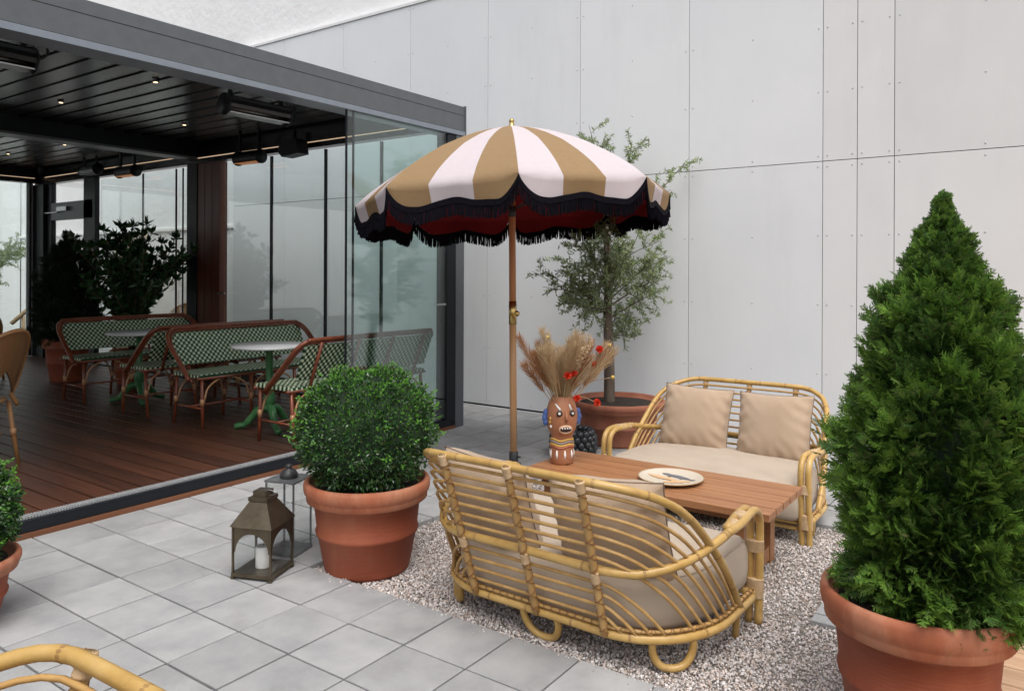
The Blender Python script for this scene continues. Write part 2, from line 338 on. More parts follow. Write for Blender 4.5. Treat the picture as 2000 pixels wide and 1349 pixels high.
for i in range(-15, -4):
    for j in range(13, 17):
        x0_, x1_ = GX0+i*T+g_, min(GX0+(i+1)*T-g_, -4.43); y0_, y1_ = max(GY0+j*T+g_, 5.49), min(GY0+(j+1)*T-g_, 6.43)
        if x1_-x0_ > .03 and y1_-y0_ > .03: MB().box((x0_, y0_, -.042), (x1_, y1_, 0), 'paver', bev=.0025).build('paver', pav)
for i in (8, 9): MB().box((GX0+i*T+g_, 3.255, -.042), (GX0+(i+1)*T-g_, GY0+6*T-g_, .001), 'paver', bev=.0025).build('paver', pav)
for j in (): MB().box((GX0+8*T-.045, GY0+j*T+g_, -.042), (GX0+8*T-.0035, GY0+(j+1)*T-g_, .001), 'paver', bev=.0025).build('paver', pav)
MB().box((-8, 5.485, -.115), (-4.43, 6.44, -.046), 'bedding').build('bedding_strip', pav)
GZ = -.014
gb = MB().box((GLX, GLY, -.12), (GRX, GFY, GZ-.012), 'gravel_bed').box((GRX, GLY, -.12), (GX0+10*T, GY0+6*T, GZ-.012), 'gravel_bed').build('gravel_bed'); tag(gb, kind='structure')
def pebbles():
    t = (1+5**.5)/2
    ico = np.array([(-1, t, 0), (1, t, 0), (-1, -t, 0), (1, -t, 0), (0, -1, t), (0, 1, t), (0, -1, -t), (0, 1, -t), (t, 0, -1), (t, 0, 1), (-t, 0, -1), (-t, 0, 1)], float)/math.sqrt(1+t*t)
    fi = np.array([(0, 11, 5), (0, 5, 1), (0, 1, 7), (0, 7, 10), (0, 10, 11), (1, 5, 9), (5, 11, 4), (11, 10, 2), (10, 7, 6), (7, 1, 8), (3, 9, 4), (3, 4, 2), (3, 2, 6), (3, 6, 8), (3, 8, 9), (4, 9, 5), (2, 4, 11), (6, 2, 10), (8, 6, 7), (9, 8, 1)])
    P_ = []
    def fill(x0, x1, y0, y1, den):
        n = int((x1-x0)*(y1-y0)*den); P_.append(np.stack([RNG.uniform(x0+.004, x1-.004, n), RNG.uniform(y0+.004, y1-.004, n)], 1))
    fill(GLX, GRX, GLY, 3.2, 20500); fill(GLX, GRX, 3.2, GFY, 10500); fill(GRX, GX0+10*T, GLY, GY0+6*T, 17500)
    sp_ = np.stack([RNG.uniform(GLX-.02, GRX, 110), GLY-np.abs(RNG.normal(0, .03, 110))-.005], 1); sq_ = np.stack([GLX-np.abs(RNG.normal(0, .03, 40))-.005, RNG.uniform(GLY, 3.6, 40)], 1); P_ += [sp_, sq_]
    P_ = np.concatenate(P_); n = len(P_); stray = np.zeros(n); stray[-150:] = 1
    q = RNG.normal(size=(n, 4)); q /= np.linalg.norm(q, axis=1, keepdims=True); a, b, c, d = q.T
    Rm = np.stack([1-2*(c*c+d*d), 2*(b*c-a*d), 2*(b*d+a*c), 2*(b*c+a*d), 1-2*(b*b+d*d), 2*(c*d-a*b), 2*(b*d-a*c), 2*(c*d+a*b), 1-2*(b*b+c*c)], 1).reshape(n, 3, 3)
    sc = RNG.lognormal(math.log(.0041), .30, (n, 1))*RNG.uniform(.62, 1.25, (n, 3)); sc = np.minimum(sc, .0095)
    V = np.einsum('nij,nvj->nvi', Rm, ico[None]*sc[:, None])
    zz = GZ-.006+RNG.uniform(-.004, .005, n)+.004*np.sin(P_[:, 0]*7)*np.sin(P_[:, 1]*6)
    zz = np.where(stray > 0, .0025, zz); V = np.where(stray[:, None, None] > 0, V*.75, V)
    V += np.stack([P_[:, 0], P_[:, 1], zz], 1)[:, None]
    F = (np.arange(n)[:, None, None]*12+fi[None]).reshape(-1, 3)
    return npmesh('gravel', V.reshape(-1, 3), F, 'pebble', smooth=True)
tag(pebbles(), 'loose pale pink and grey gravel filling the bed under the sofas', 'gravel', kind='stuff')

# deck inside the pergola, its threshold, deck on the right
DZ = .085
dk = MB().box((-12.8, -8, -.1), (-4.56, 5.40, DZ-.03), 'gap').build('timber_deck'); tag(dk, kind='structure')
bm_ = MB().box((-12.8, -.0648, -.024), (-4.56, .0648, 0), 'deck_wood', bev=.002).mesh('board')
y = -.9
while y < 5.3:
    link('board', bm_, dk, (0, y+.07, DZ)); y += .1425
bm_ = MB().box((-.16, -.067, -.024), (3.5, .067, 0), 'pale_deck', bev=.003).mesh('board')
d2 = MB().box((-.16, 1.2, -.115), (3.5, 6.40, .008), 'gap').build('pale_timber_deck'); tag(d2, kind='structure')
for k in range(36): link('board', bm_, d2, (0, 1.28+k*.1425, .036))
th = thing('threshold_track', 'dark aluminium door track with steel grating along the deck edge', 'threshold', (-4.42, 3, 0))
MB().box((-.075, -4, .029), (.003, 2.34, DZ-.008), 'alu_dark').box((-.016, -4, DZ-.0078), (-.001, 2.34, DZ+.004), 'alu_dark').build('track', th)
MB().box((-.001, -4, -.04), (.014, 2.34, .027), 'fascia_wood').build('fascia_board', th)
gm = MB()
for k in range(420): gm.box((-.138, -4+k*.0151, DZ-.02), (-.076, -4+k*.0151+.0082, DZ+.003), 'grate')
gm.box((-.139, -4, DZ-.03), (-.0765, 2.34, DZ-.012), 'gap'); tag(gm.build('grating', th), kind='stuff')

# ------------------------------------------------------------------ grey panel wall and the white walls
WY = 6.45
pw = thing('panel_clad_wall', 'tall pale grey wall of bolted fibre cement panels behind the seating', 'wall', (-3, WY, 0))
MB().box((-6.35, .014, -.1), (8, .30, 4.46), 'gap').build('backing', pw)
xs = [-9.35, -8.24, -7.123, -6.004, -4.891, -3.761, -2.642, -1.509, -1.252, -.988, .20, 1.35, 2.5, 3.7, 4.95]
for a, b in zip(xs[:-1], xs[1:]):
    for z0, z1 in ((.012, 2.312), (2.318, 4.455)):
        wdt = b-a; h = z1-z0
        p = MB().box((-wdt/2+.0025, -.012, 0), (wdt/2-.0025, 0, h), 'panel' if b < -1.4 else 'panel_warm').build('panel', pw, ((a+b)/2+3, .012, z0))
        bo = MB(); n = 5
        for k in range(n):
            zz = .04+(h-.08)*k/(n-1)
            for x in ((-wdt/2+.035, wdt/2-.035) if wdt < .6 else (-wdt/2+.035, 0, wdt/2-.035)):
                bo.lathe([(.0075, -.0001), (.007, .0022), (.003, .0036)], 8, 'bolt_grey'); V = bo.v[-24:]
                bo.v[-24:] = [(x+q[0], -.012-q[2], zz+q[1]) for q in V]
        tag(bo.build('bolts', p), kind='stuff')
MB().box((-6.35, -.012, 4.458), (8, .30, 4.49), 'zinc').build('coping_strip', pw)
uw = thing('plaster_building', 'rough white plaster building rising above the grey panel wall', 'building', (-3, 6.6, 0))
MB().box((-13.2, -.075, 4.50), (10, .6, 12), 'plaster').build('upper_wall', uw)
MB().box((-13.2, -.08, -.1), (-6.36, .6, 4.495), 'plaster').build('plaster_wall', uw)
MB().box((-13.2, -.11, 2.02), (-6.37, -.081, 2.06), 'plaster').build('ledge', uw)
sw = thing('white_side_building', 'white plaster wall seen through the glass on the far left', 'building', (-16.2, 3, 0))
MB().box((-.5, -9, -.1), (0, 3.5, 9), 'plaster').build('plaster_wall', sw)

# ------------------------------------------------------------------ pergola
PX0, PX1, PYB = -4.42, -12.86, 5.475
pg = thing('pergola', 'dark grey aluminium pergola with louvred roof and sliding glass sides', 'pergola', (PX0, PYB, 0))
def PB(name, a, b, mat, bev=0, par=pg): return MB().box((a[0]-PX0, a[1]-PYB, a[2]), (b[0]-PX0, b[1]-PYB, b[2]), mat, bev=bev).build(name, par)
f1 = PB('front_beam', (-4.60, -8, 2.705), (PX0, PYB, 2.93), 'alu', .004)
PB('edge_strip', (-4.61, -8, 2.66), (PX0+.008, PYB+.004, 2.70), 'alu_light', par=f1)
PB('seam', (-4.5, -8, 2.8455), (PX0+.0008, PYB-.001, 2.8495), 'gap', par=f1)
PB('end_cap', (-4.62, PYB, 2.656), (PX0+.012, PYB+.012, 2.936), 'alu', par=f1)
PB('back_beam', (PX1, 5.36, 2.72), (-4.605, 5.475, 2.90), 'slat_black'); PB('back_upstand', (PX1, 5.37, 2.9005), (-4.80, 5.465, 3.003), 'slat_black')
PB('side_beam', (PX1, -8, 2.74), (PX1+.14, 5.355, 3.003), 'slat_black')
PB('cross_beam', (-8.74, -8, 2.80), (-8.50, 5.355, 2.955), 'alu_dark')
PB('cross_beam_trim', (-8.745, -8, 2.775), (-8.495, 5.354, 2.798), 'alu')
PB('inner_gutter', (-4.70, -8, 2.74), (-4.612, 5.355, 2.92), 'slat_black')
PB('corner_post', (-4.545, 5.36, 0), (PX0, PYB, 2.655), 'alu', .003)
PB('post_shade', (-4.548, 5.240, DZ), (PX0-.004, 5.3585, 2.65), 'alu_dark')  # dark box added for the shadowed inner face of the post
PB('middle_post', (-8.72, 5.36, DZ), (-8.51, 5.47, 2.72), 'alu_dark')
PB('corner_post', (-12.86, 5.33, DZ), (-12.50, 5.47, 2.72), 'alu_dark')
PB('roof_sheet', (PX1, -8, 3.005), (-4.76, 5.47, 3.02), 'gap')  # lengthened out of view to darken the deck inside
sm_ = {}
for nm, a, b in (('near', -8.49, -4.71), ('far', -12.71, -8.75)): sm_[nm] = MB().box((a-PX0, -.10, 0), (b-PX0, .10, .03), 'slat_black', bev=.0).mesh('roof_slat')
y = -1.6
while y < 5.25:
    for nm in sm_: link('roof_slat', sm_[nm], pg, (0, y-PYB, 2.955), (R(3), 0, 0))
    y += .212
# led strips and spots
PB('led_strip', (-12.5, 5.352, 2.815), (-8.75, 5.3585, 2.824), 'led_warm'); PB('led_strip', (-8.48, 5.352, 2.775), (-4.72, 5.3585, 2.784), 'led_warm')
PB('led_strip', (PX1+.1402, 2, 2.81), (PX1+.146, 5.3, 2.819), 'led_warm')
for u, v in ((304, 158), (119, 198), (360, 242), (126, 281), (16, 299)):
    p = onz(u, v, 2.95)
    MB().lathe([(.028, 0), (.028, .012)], 14, 'alu_dark').lathe([(.016, -.003), (.016, .004)], 12, 'lamp_warm').build('ceiling_spot', pg, (p.x-PX0, p.y-PYB, 2.938))
# glass
def pane(a, b, name='glass_pane'): return PB(name, a, b, 'glass')
GZ0, GZ1 = DZ+.02, 2.70
PB('bottom_rail', (-8.5, 5.385, DZ-.05), (-4.56, 5.46, DZ+.018), 'alu_dark'); PB('bottom_rail', (-11, 5.385, DZ-.05), (-8.73, 5.46, DZ+.018), 'alu_dark')
gx = [-4.62, -5.43, -6.25, -7.15, -8.04]
for i, (a, b) in enumerate(zip(gx[:-1], gx[1:])):
    p = pane((b+.006, 5.415+.012*(i % 2), GZ0), (a-.006, 5.423+.012*(i % 2), GZ1))
    PB('pane_seal', (b-.008, 5.405, GZ0), (b+.007, 5.44, GZ1), 'alu_dark', par=p) if i < 3 else None
wc = PB('timber_column', (-8.505, 5.37, DZ), (-8.05, 5.47, 2.715), 'column_wood')
for k in range(2): PB('board_joint', (-8.36+.15*k, 5.3685, DZ), (-8.354+.15*k, 5.3695, 2.71), 'gap', par=wc)
h_ = PB('door_handle', (-8.04, 5.33, 1.14), (-7.90, 5.345, 1.16), 'steel'); PB('handle_stem', (-8.045, 5.345, 1.142), (-8.03, 5.41, 1.158), 'steel', par=h_)
for (a, b, yy) in ((-9.84, -9.05, 5.415), (-9.03, -8.76, 5.43), (-10.98, -9.86, 5.43)):
    p = pane((a, yy, GZ0), (b, yy+.008, GZ1)); PB('pane_seal', (b-.008, yy-.006, GZ0), (b+.008, yy+.014, GZ1), 'alu_dark', par=p)
PB('pane_seal', (-8.905, 5.41, GZ0), (-8.895, 5.428, GZ1), 'alu_dark')
# door at the far end
dr = PB('door', (-12.36, 5.38, 2.16), (-11.10, 5.45, 2.42), 'alu')
for a, b in (((-12.49, 5.38, DZ), (-12.35, 5.45, 2.72)), ((-11.36, 5.38, DZ), (-11.04, 5.45, 2.72)), ((-12.35, 5.38, DZ), (-11.36, 5.45, .5))): PB('door_stile', a, b, 'alu_dark', par=dr)
PB('door_closer', (-12.1, 5.34, 2.29), (-11.8, 5.378, 2.35), 'steel', par=dr); PB('closer_arm', (-12.6, 5.345, 2.27), (-12.1, 5.36, 2.282), 'steel', par=dr)
PB('glass_pane', (-12.34, 5.41, .5), (-11.37, 5.417, 2.16), 'glass_clear', par=dr); PB('glass_pane', (-12.34, 5.41, 2.42), (-11.37, 5.417, 2.72), 'glass_clear', par=dr)
# left side glass
for a, b in ((3.1, 4.2), (4.2, 5.28)):
    p = pane((PX1+.05, a+.006, GZ0), (PX1+.058, b-.006, 2.74)); PB('pane_seal', (PX1+.04, b-.012, GZ0), (PX1+.07, b+.008, 2.74), 'alu_dark', par=p)
PB('side_post', (PX1, 5.24, DZ), (PX1+.02, 5.329, 2.74), 'plaster')
# front sliding panels, parked one behind the other by the corner post
for k, (a, b, xx) in enumerate(((4.06, 5.235, -4.436), (4.15, 5.232, -4.456))):
    p = pane((xx-.008, a, GZ0), (xx, b, 2.66)); PB('pane_seal', (xx-.011, a-.012, GZ0), (xx+.003, a-.0002, 2.66), 'alu_dark', par=p)
hp = onx(868, 600, -4.42); hh = PB('door_handle', (-4.428, hp.y-.10, 1.115), (-4.418, hp.y+.02, 1.133), 'steel')

def heater(name, loc, rz, label, L=.52, lit=False, tilt=0):
    t = thing(name, label, 'heater', loc, rz, 'patio heaters under the pergola roof')
    n = 12; prof = [(.075*math.cos(a), .075*math.sin(a)) for a in [R(-20)+i*R(250)/n for i in range(n+1)]]; inn = [(x*.9, z*.9) for x, z in prof[::-1]]
    MB().prism(prof+inn, -L/2, L/2, 'alu_dark' if lit else 'slat_black', 'xz').build('housing', t)
    for s_ in (-1, 1): MB().lathe([(.080, -.006), (.080, .006)], 16, 'alu_dark').build('end_cap', t, (0, s_*(L/2+.006), 0), (PI/2, 0, 0))
    MB().prism([(-.055, -.062), (.058, -.062), (.058, -.054), (-.055, -.054)], -L/2+.004, L/2-.004, 'heat_glow' if lit else 'steel', 'xz').build('reflector', t)
    MB().tube([(0.0, -L/2+.02, -.022), (0, L/2-.02, -.022)], .011, 8, 'heat_glow' if lit else 'steel').build('element', t)
    for s_ in (-.42, .42): MB().box((-.012, s_*L-.012, .05), (.012, s_*L+.012, .30-loc[2]+2.70-.0), 'alu_dark').build('bracket', t)
    MB().tube(catmull([(0, L*.5, 0), (.03, L*.62, .03), (.02, L*.64, .10), (0, L*.5, .20)], 5), .006, 6, 'alu_dark').build('cable', t)
    return t
heater('patio_heater', (-4.80, 3.50, 2.60), 0, 'black and steel bar heater hanging inside the front beam, nearer the glass corner')
heater('patio_heater', (-4.80, 1.72, 2.62), 0, 'bar heater hanging at the left end of the front beam')
for u, v, l, lit in ((487, 308, 'glowing amber bar heater hung left of the black speaker', True), (249, 335, 'amber bar heater hung beside the door at the deck end', True), (177, 332, 'dark bar heater above the glazed door', False)):
    p = ony(u, v, 5.22); heater('patio_heater', (p.x, 5.22, p.z), PI/2, l, .40, lit)
p = ony(572, 290, 5.25)
sp = thing('loudspeaker', 'small black loudspeaker hung at the back beam right of the amber heater', 'speaker', (p.x, 5.25, p.z))
MB().prism([(-.13, .09), (.13, .09), (.16, -.07), (-.10, -.09), (-.16, -.03)], -.07, .08, 'alu_dark', 'xz').build('cabinet', sp); MB().box((-.02, .0, .09), (.02, .03, .2), 'alu_dark').build('bracket', sp)

# ------------------------------------------------------------------ rattan sofas
BX, EA, EB, HW, SD = .28, .32, .37, .60, .66
_pl = [(0, 0), (BX*.5, 0), (BX, 0)]+[(BX+EA*math.sin(a), EB-EB*math.cos(a)) for a in [R(90)*i/16 for i in range(1, 17)]]+[(HW, .5), (HW, SD), (HW, .8)]
_pl = np.array(_pl); _ps = np.concatenate([[0], np.cumsum(np.hypot(*np.diff(_pl, axis=0).T))])
def shell(s, z):
    a = abs(s); x = np.interp(a, _ps, _pl[:, 0]); y = np.interp(a, _ps, _pl[:, 1]); e = .01
    dx = np.interp(a+e, _ps, _pl[:, 0])-np.interp(max(a-e, 0), _ps, _pl[:, 0]); dy = np.interp(a+e, _ps, _pl[:, 1])-np.interp(max(a-e, 0), _ps, _pl[:, 1])
    l = math.hypot(dx, dy); nx, ny = dy/l, -dx/l
    wgt = min(1, max(0, 1-(a-.30)/.42)); wgt = wgt*wgt*(3-2*wgt); ln = .19*(z-.12)/.57*wgt
    return Vector(((x+nx*ln)*(1 if s >= 0 else -1), y+ny*ln, z))
_t = catmull([(0, .722, 0), (.15, .722, 0), (.29, .720, 0), (.36, .708, 0), (.43, .675, 0), (.50, .622, 0), (.59, .535, 0), (.695, .425, 0), (.80, .300, 0), (.93, .135, 0)], 6)
ts, tz = [p.x for p in _t], [p.y for p in _t]
def arch(f, n=26):
    """curve family concentric with the top rail; f = 1 is the rail itself"""
    ss = [i/n*.93 for i in range(n+1)]; out = []
    for s in ss:
        z = float(np.interp(s, ts, tz))
        if s <= .29: out.append((s, .135+.583*f+(z-.720)*f))
        else: out.append((.29+(s-.29)*f, .135+(z-.135)*f))
    return out
def both(sz): return [shell(-s, z) for s, z in sz[::-1]]+[shell(s, z) for s, z in sz[1:]]
def wrap(mb, P, r, mat='binding', n=10):
    """string of small coils round a rail between the points of P"""
    P = catmull(P, 8); rr = [r*(1+.07*(i % 2)) for i in range(len(P))]; mb.tube(P, rr, n, mat)
def spiral(mb, P, r, pitch, t=.0027):
    P = [Vector(p) for p in P]; cum = [0]
    for a, b in zip(P[:-1], P[1:]): cum.append(cum[-1]+(b-a).length)
    for sg in (1, -1):
        Q = []; n = int(cum[-1]/pitch*10)
        for i in range(n+1):
            d = cum[-1]*i/n; k = min(len(P)-2, max(0, int(np.searchsorted(cum, d))-1)); f = (d-cum[k])/max(1e-6, cum[k+1]-cum[k])
            p = P[k].lerp(P[k+1], f); tg = (P[k+1]-P[k]).normalized(); u = tg.cross(Vector((1, .01, .02))).normalized(); v = tg.cross(u); a = sg*2*PI*d/pitch
            Q.append(p+(u*math.cos(a)+v*math.sin(a))*r)
        mb.tube(Q, t, 4, 'lashing')
def cane_nodes(P, r, step, off=.1):
    P = [Vector(p) for p in P]; mb = MB(); d = off
    for a, b in zip(P[:-1], P[1:]):
        L_ = (b-a).length
        while d < L_:
            c = a.lerp(b, d/L_); u = (b-a).normalized(); mb.tube([c-u*.006, c-u*.0018, c, c+u*.0018, c+u*.006], [r*.99, r*1.05, r*1.015, r*1.055, r*.99], 10, 'rattan_node', cap=False); d += step*random.uniform(.75, 1.25)
        d -= L_
    return mb
def make_sofa(label):
    t = thing('rattan_sofa', label, 'sofa', group='rattan sofas on the gravel')
    tr = MB().tube(both(arch(1, 40)), .0155, 10, 'rattan').build('top_rail', t); tag(cane_nodes(both(arch(1, 40)), .0155, .21).build('cane_nodes', tr), kind='stuff')
    mid = [(s, float(np.interp(s, [0, .4, .6, .8], [.385, .382, .418, .455]))) for s in [i*.04 for i in range(21)]]
    mr_ = MB().tube(both(mid), .0165, 10, 'rattan').build('middle_rail', t); tag(cane_nodes(both(mid), .0165, .24).build('cane_nodes', mr_), kind='stuff')
    bs = [(i*.045, .125) for i in range(25)]
    br_ = MB().tube(both(bs), .018, 10, 'rattan').build('base_rail', t); tag(cane_nodes(both(bs), .018, .23, .05).build('cane_nodes', br_), kind='stuff')
    bl = MB().tube(both([(s, .155) for s, _ in bs]), .0075, 6, 'rattan_thin').build('base_lath', t)
    mb = MB(); spiral(mb, both([(s, .155) for s, _ in bs]), .0085, .034, .0014); mb.build('lashing', bl)
    for k, z in enumerate((.188, .235, .282, .328, .430, .473, .516, .559, .600, .640, .680)):
        f = (z-.135)/.583; mb = MB().tube(both(arch(f, 30)), .0069, 6, 'rattan_thin'); mb.build('back_rod', t)
    for s in (-.29, 0, .29):
        P = [shell(s, .12+i*(float(np.interp(abs(s), ts, tz))-.115)/14)+Vector((0, -.016, 0)) for i in range(15)]
        u = MB().tube(P, .0138, 8, 'rattan_thin').build('upright', t); mb = MB(); spiral(mb, P, .0146, .062); wrap(mb, P[-2:], .0172); wrap(mb, P[5:7], .0162); mb.build('lashing', u)
    for sg in (-1, 1):
        for k, off in enumerate((-.019, .019)):
            st = shell(sg*.80, .455); P = [st+Vector((0, 0, 0)) if k else st+Vector((-sg*.01, .03, .008)), (sg*(.592)+off, .46, .464), (sg*.588+off, .57, .474), (sg*.586+off, .645, .468), (sg*.586+off, .688, .43), (sg*.586+off, .698, .355), (sg*.588+off, .688, .16), (sg*.588+off, .675, 0)]
            MB().tube(catmull(P, 6), .0165, 10, 'rattan').build('arm', t)
        for A, B, r in (((sg*.588, .50, .467), (sg*.588, .545, .472), .034), ((sg*.590, .40, .458), (sg*.591, .46, .464), .030), ((sg*.586, .692, .335), (sg*.586, .696, .285), .036), ((sg*.588, .684, .18), (sg*.588, .681, .10), .037)):
            b_ = MB(); V0 = 0; wrap(b_, [A, Vector(A).lerp(Vector(B), .5), B], r)
            c = (Vector(A)+Vector(B))/2                        # flatten the coil round the pair of canes
            tg = (Vector(B)-Vector(A)).normalized(); side = tg.cross(Vector((1, 0, 0))).normalized()
            b_.v[V0:] = [tuple(Vector(v)-side*((Vector(v)-c).dot(side))*.42) for v in b_.v[V0:]]
            b_.build('binding', t)
        MB().tube([(sg*.585, .50, .12), (sg*.575, .50, 0)], .014, 8, 'rattan').build('leg', t)
    for s0 in (-.53, 0, .53):                                    # hoop feet
        w_ = .075; P = [shell(s0-w_, .12), shell(s0-w_*1.02, .07), shell(s0-w_*.75, .025), shell(s0-w_*.3, .006), shell(s0+w_*.3, .006), shell(s0+w_*.75, .025), shell(s0+w_*1.02, .07), shell(s0+w_, .12)]
        MB().tube(catmull([p+Vector((0, 0, .007)) for p in P], 4), .0145, 8, 'rattan').build('hoop_foot', t)
    sl = MB()
    for k in range(33):
        x = -.48+k*.03; yb = float(np.interp(abs(x), _pl[:19, 0], _pl[:19, 1]))
        sl.tube([(x, yb+.01, .128), (x, SD, .128)], .007, 5, 'rattan_thin')
    tag(sl.build('seat_slats', t), kind='stuff')
    MB().tube([(-HW, SD, .125), (HW, SD, .125)], .016, 8, 'rattan').build('front_rail', t); MB().tube([(-HW, SD+.004, .092), (HW, SD+.004, .092)], .012, 8, 'rattan').build('front_rail', t)
    # seat cushion: plan follows the shell, rounded edges
    prof = [(.055, .137), (.020, .143), (.006, .165), (.002, .22), (.004, .285), (.012, .308), (.030, .322), (.07, .332), (.16, .339), (.27, .342)]
    pl = [shell(sg*s, .20) for sg, ss in ((-1, [1.06-.05*i for i in range(21)]), (1, [.05*i+.06 for i in range(21)])) for s in ss]
    pts2 = [(p.x*.955, p.y+.028) for p in pl]; x1, y1 = pts2[-1]; fr = [(x1-.008, .70), (x1-.03, .728)]
    pts2 = [(-x, y) for x, y in reversed(fr)][::-1][::-1]+pts2+fr
    pts2 = [p for p in pts2]; L = fr[-1][0]; pts2 += [(L*(1-2*k/9), .735) for k in range(1, 9)]
    cxy = Vector((0, .38)); V = []; n = len(pts2)
    for (ins, z) in prof:
        for (x, y) in pts2:
            d = Vector((x, y))-cxy; l = d.length; q = cxy+d*max(.03, (l-ins)/l); V.append((q.x, q.y, z+(.006*math.sin(x*9+1)*math.sin(y*7) if z > .3 else 0)))
    F = [(i*n+j, i*n+(j+1) % n, (i+1)*n+(j+1) % n, (i+1)*n+j) for i in range(len(prof)-1) for j in range(n)]; V.append((0, .38, .343)); F += [((len(prof)-1)*n+j, (len(prof)-1)*n+(j+1) % n, len(V)-1) for j in range(n)]
    mb = MB(); mb.add(V, F, 'seat_canvas', True); cu = mb.build('seat_cushion', t)
    k = 6; MB().tube([V[k*n+j] for j in range(n)], .0035, 5, 'seat_canvas', closed=True).build('piping', cu)
    return t
sofa = make_sofa('rattan sofa in the foreground seen from behind, its back to the camera')
sofa.location = (-1.615, 2.47, GZ-.002); sofa.scale = (1.03, 1, 1); sofa.rotation_euler.z = R(-1)
sofb = copy_tree(sofa); sofb['label'] = 'rattan sofa facing the camera beyond the coffee table'
sofb.scale = (1, 1, 1); sofb.location = (-1.645, 4.86, GZ-.020); sofb.rotation_euler.z = PI
sofc = copy_tree(sofa); sofc['label'] = 'corner of a rattan sofa cut off at the bottom left'
sofc.location = (-1.117, .482, .002); sofc.rotation_euler.z = PI+R(2); sofc.scale = (1, 1, 1)

def pillow_mesh(seed, Wp=.46, Hp=.43, th=.098):
    r = np.random.default_rng(seed); n = 40; V = []; F = []
    ph = r.uniform(0, 6, 8)
    for sd_ in (1, -1):
        for i in range(n+1):
            for j in range(n+1):
                u, v = 2*i/n-1, 2*j/n-1
                prof = ((1-abs(u)**2.6)*(1-abs(v)**2.6))**.5
                pin = 1-.055*(1-v*v)*(abs(u)**3); pin2 = 1-.055*(1-u*u)*(abs(v)**3)
                wr = .007*math.sin(7*u*v+ph[0]+3*v)*(abs(u)**2+abs(v)**2)*prof+.006*math.sin(15*(u-v)+ph[1])*(abs(u*v))*prof+.0065*math.sin(17*v+ph[2]+5*u*u)*(abs(u)**4)+.0065*math.sin(19*u+ph[3]+4*v*v)*(abs(v)**4)*(v < 0)
                V.append((u*Wp/2*pin, sd_*(th*prof+wr*(1.2 if abs(u) < .99 and abs(v) < .99 else 0)), v*Hp/2*pin2))
        o = 0 if sd_ == 1 else (n+1)**2
        for i in range(n):
            for j in range(n):
                q = (o+i*(n+1)+j, o+(i+1)*(n+1)+j, o+(i+1)*(n+1)+j+1, o+i*(n+1)+j+1); F.append(q[::-1] if sd_ == 1 else q)
    mb = MB(); mb.add(V, F, 'pillow_canvas', True)
    edge = [V[i*(n+1)] for i in range(n+1)]+[V[n*(n+1)+j] for j in range(1, n+1)]+[V[i*(n+1)+n] for i in range(n-1, -1, -1)]+[V[j] for j in range(n-1, 0, -1)]
    pp = MB().tube([(e[0], 0, e[2]) for e in edge], .003, 5, 'piping', closed=True)
    return mb.mesh('cushion_cover'), pp.mesh('piping')
def pillow(par, x, y, z, lean, yaw, label, seed, roll=0):
    c, p = pillow_mesh(seed); t = thing('back_cushion', label, 'cushion', group='loose beige back cushions')
    link('cushion_cover', c, t); link('piping', p, t)
    t.matrix_world = Matrix.Translation(par.location) @ Matrix.Rotation(par.rotation_euler.z, 4, 'Z') @ Matrix.Translation((x, y, z)) @ Matrix.Rotation(yaw, 4, 'Z') @ Matrix.Rotation(lean, 4, 'X') @ Matrix.Rotation(roll, 4, 'Y')
    return t
pillow(sofa, -.275, .065, .475, R(19), R(-8), 'beige cushion at the left end of the foreground sofa', 1, R(2))
pillow(sofa, .27, .085, .475, R(19), R(9), 'beige cushion at the right end of the foreground sofa', 2, R(-3))
pillow(sofb, .265, .07, .49, R(17), R(3), 'beige cushion on the facing sofa nearest the olive pot', 3, R(-2))
pillow(sofb, -.245, .075, .49, R(17), R(-3), 'beige cushion on the facing sofa nearest the conifer', 4, R(2))
pillow(sofc, .30, .10, .54, R(17), 0, 'beige cushion corner at the bottom left edge of the picture', 5)

# ------------------------------------------------------------------ coffee table
ct = thing('coffee_table', 'low slatted teak coffee table between the two rattan sofas', 'coffee table', (-1.665, 3.645, GZ))
TZ = .375
for k in range(5):
    y0 = -.275+k*.1105; MB().box((-.66, y0, TZ-.034), (.66, y0+.0980, TZ), 'teak', bev=.003).build('top_plank', ct)
MB().box((-.62, -.25, TZ-.0395), (.62, .25, TZ-.0345), 'gap').build('gap_shade', ct)  # dark sheet added to stand in for shade in the plank gaps
MB().box((-.56, -.22, TZ-.07), (.56, -.19, TZ-.040), 'teak').build('apron', ct); MB().box((-.56, .19, TZ-.07), (.56, .22, TZ-.040), 'teak').build('apron', ct)
for sx in (-.50, .50):
    for sy in (-.20, .20): MB().box((sx-.035, sy-.035, .07 if 0 else 0), (sx+.035, sy+.035, TZ-.0400), 'teak').build('leg', ct)
    MB().box((sx-.03, -.164, .015), (sx+.03, .164, .085), 'teak').build('stretcher', ct)

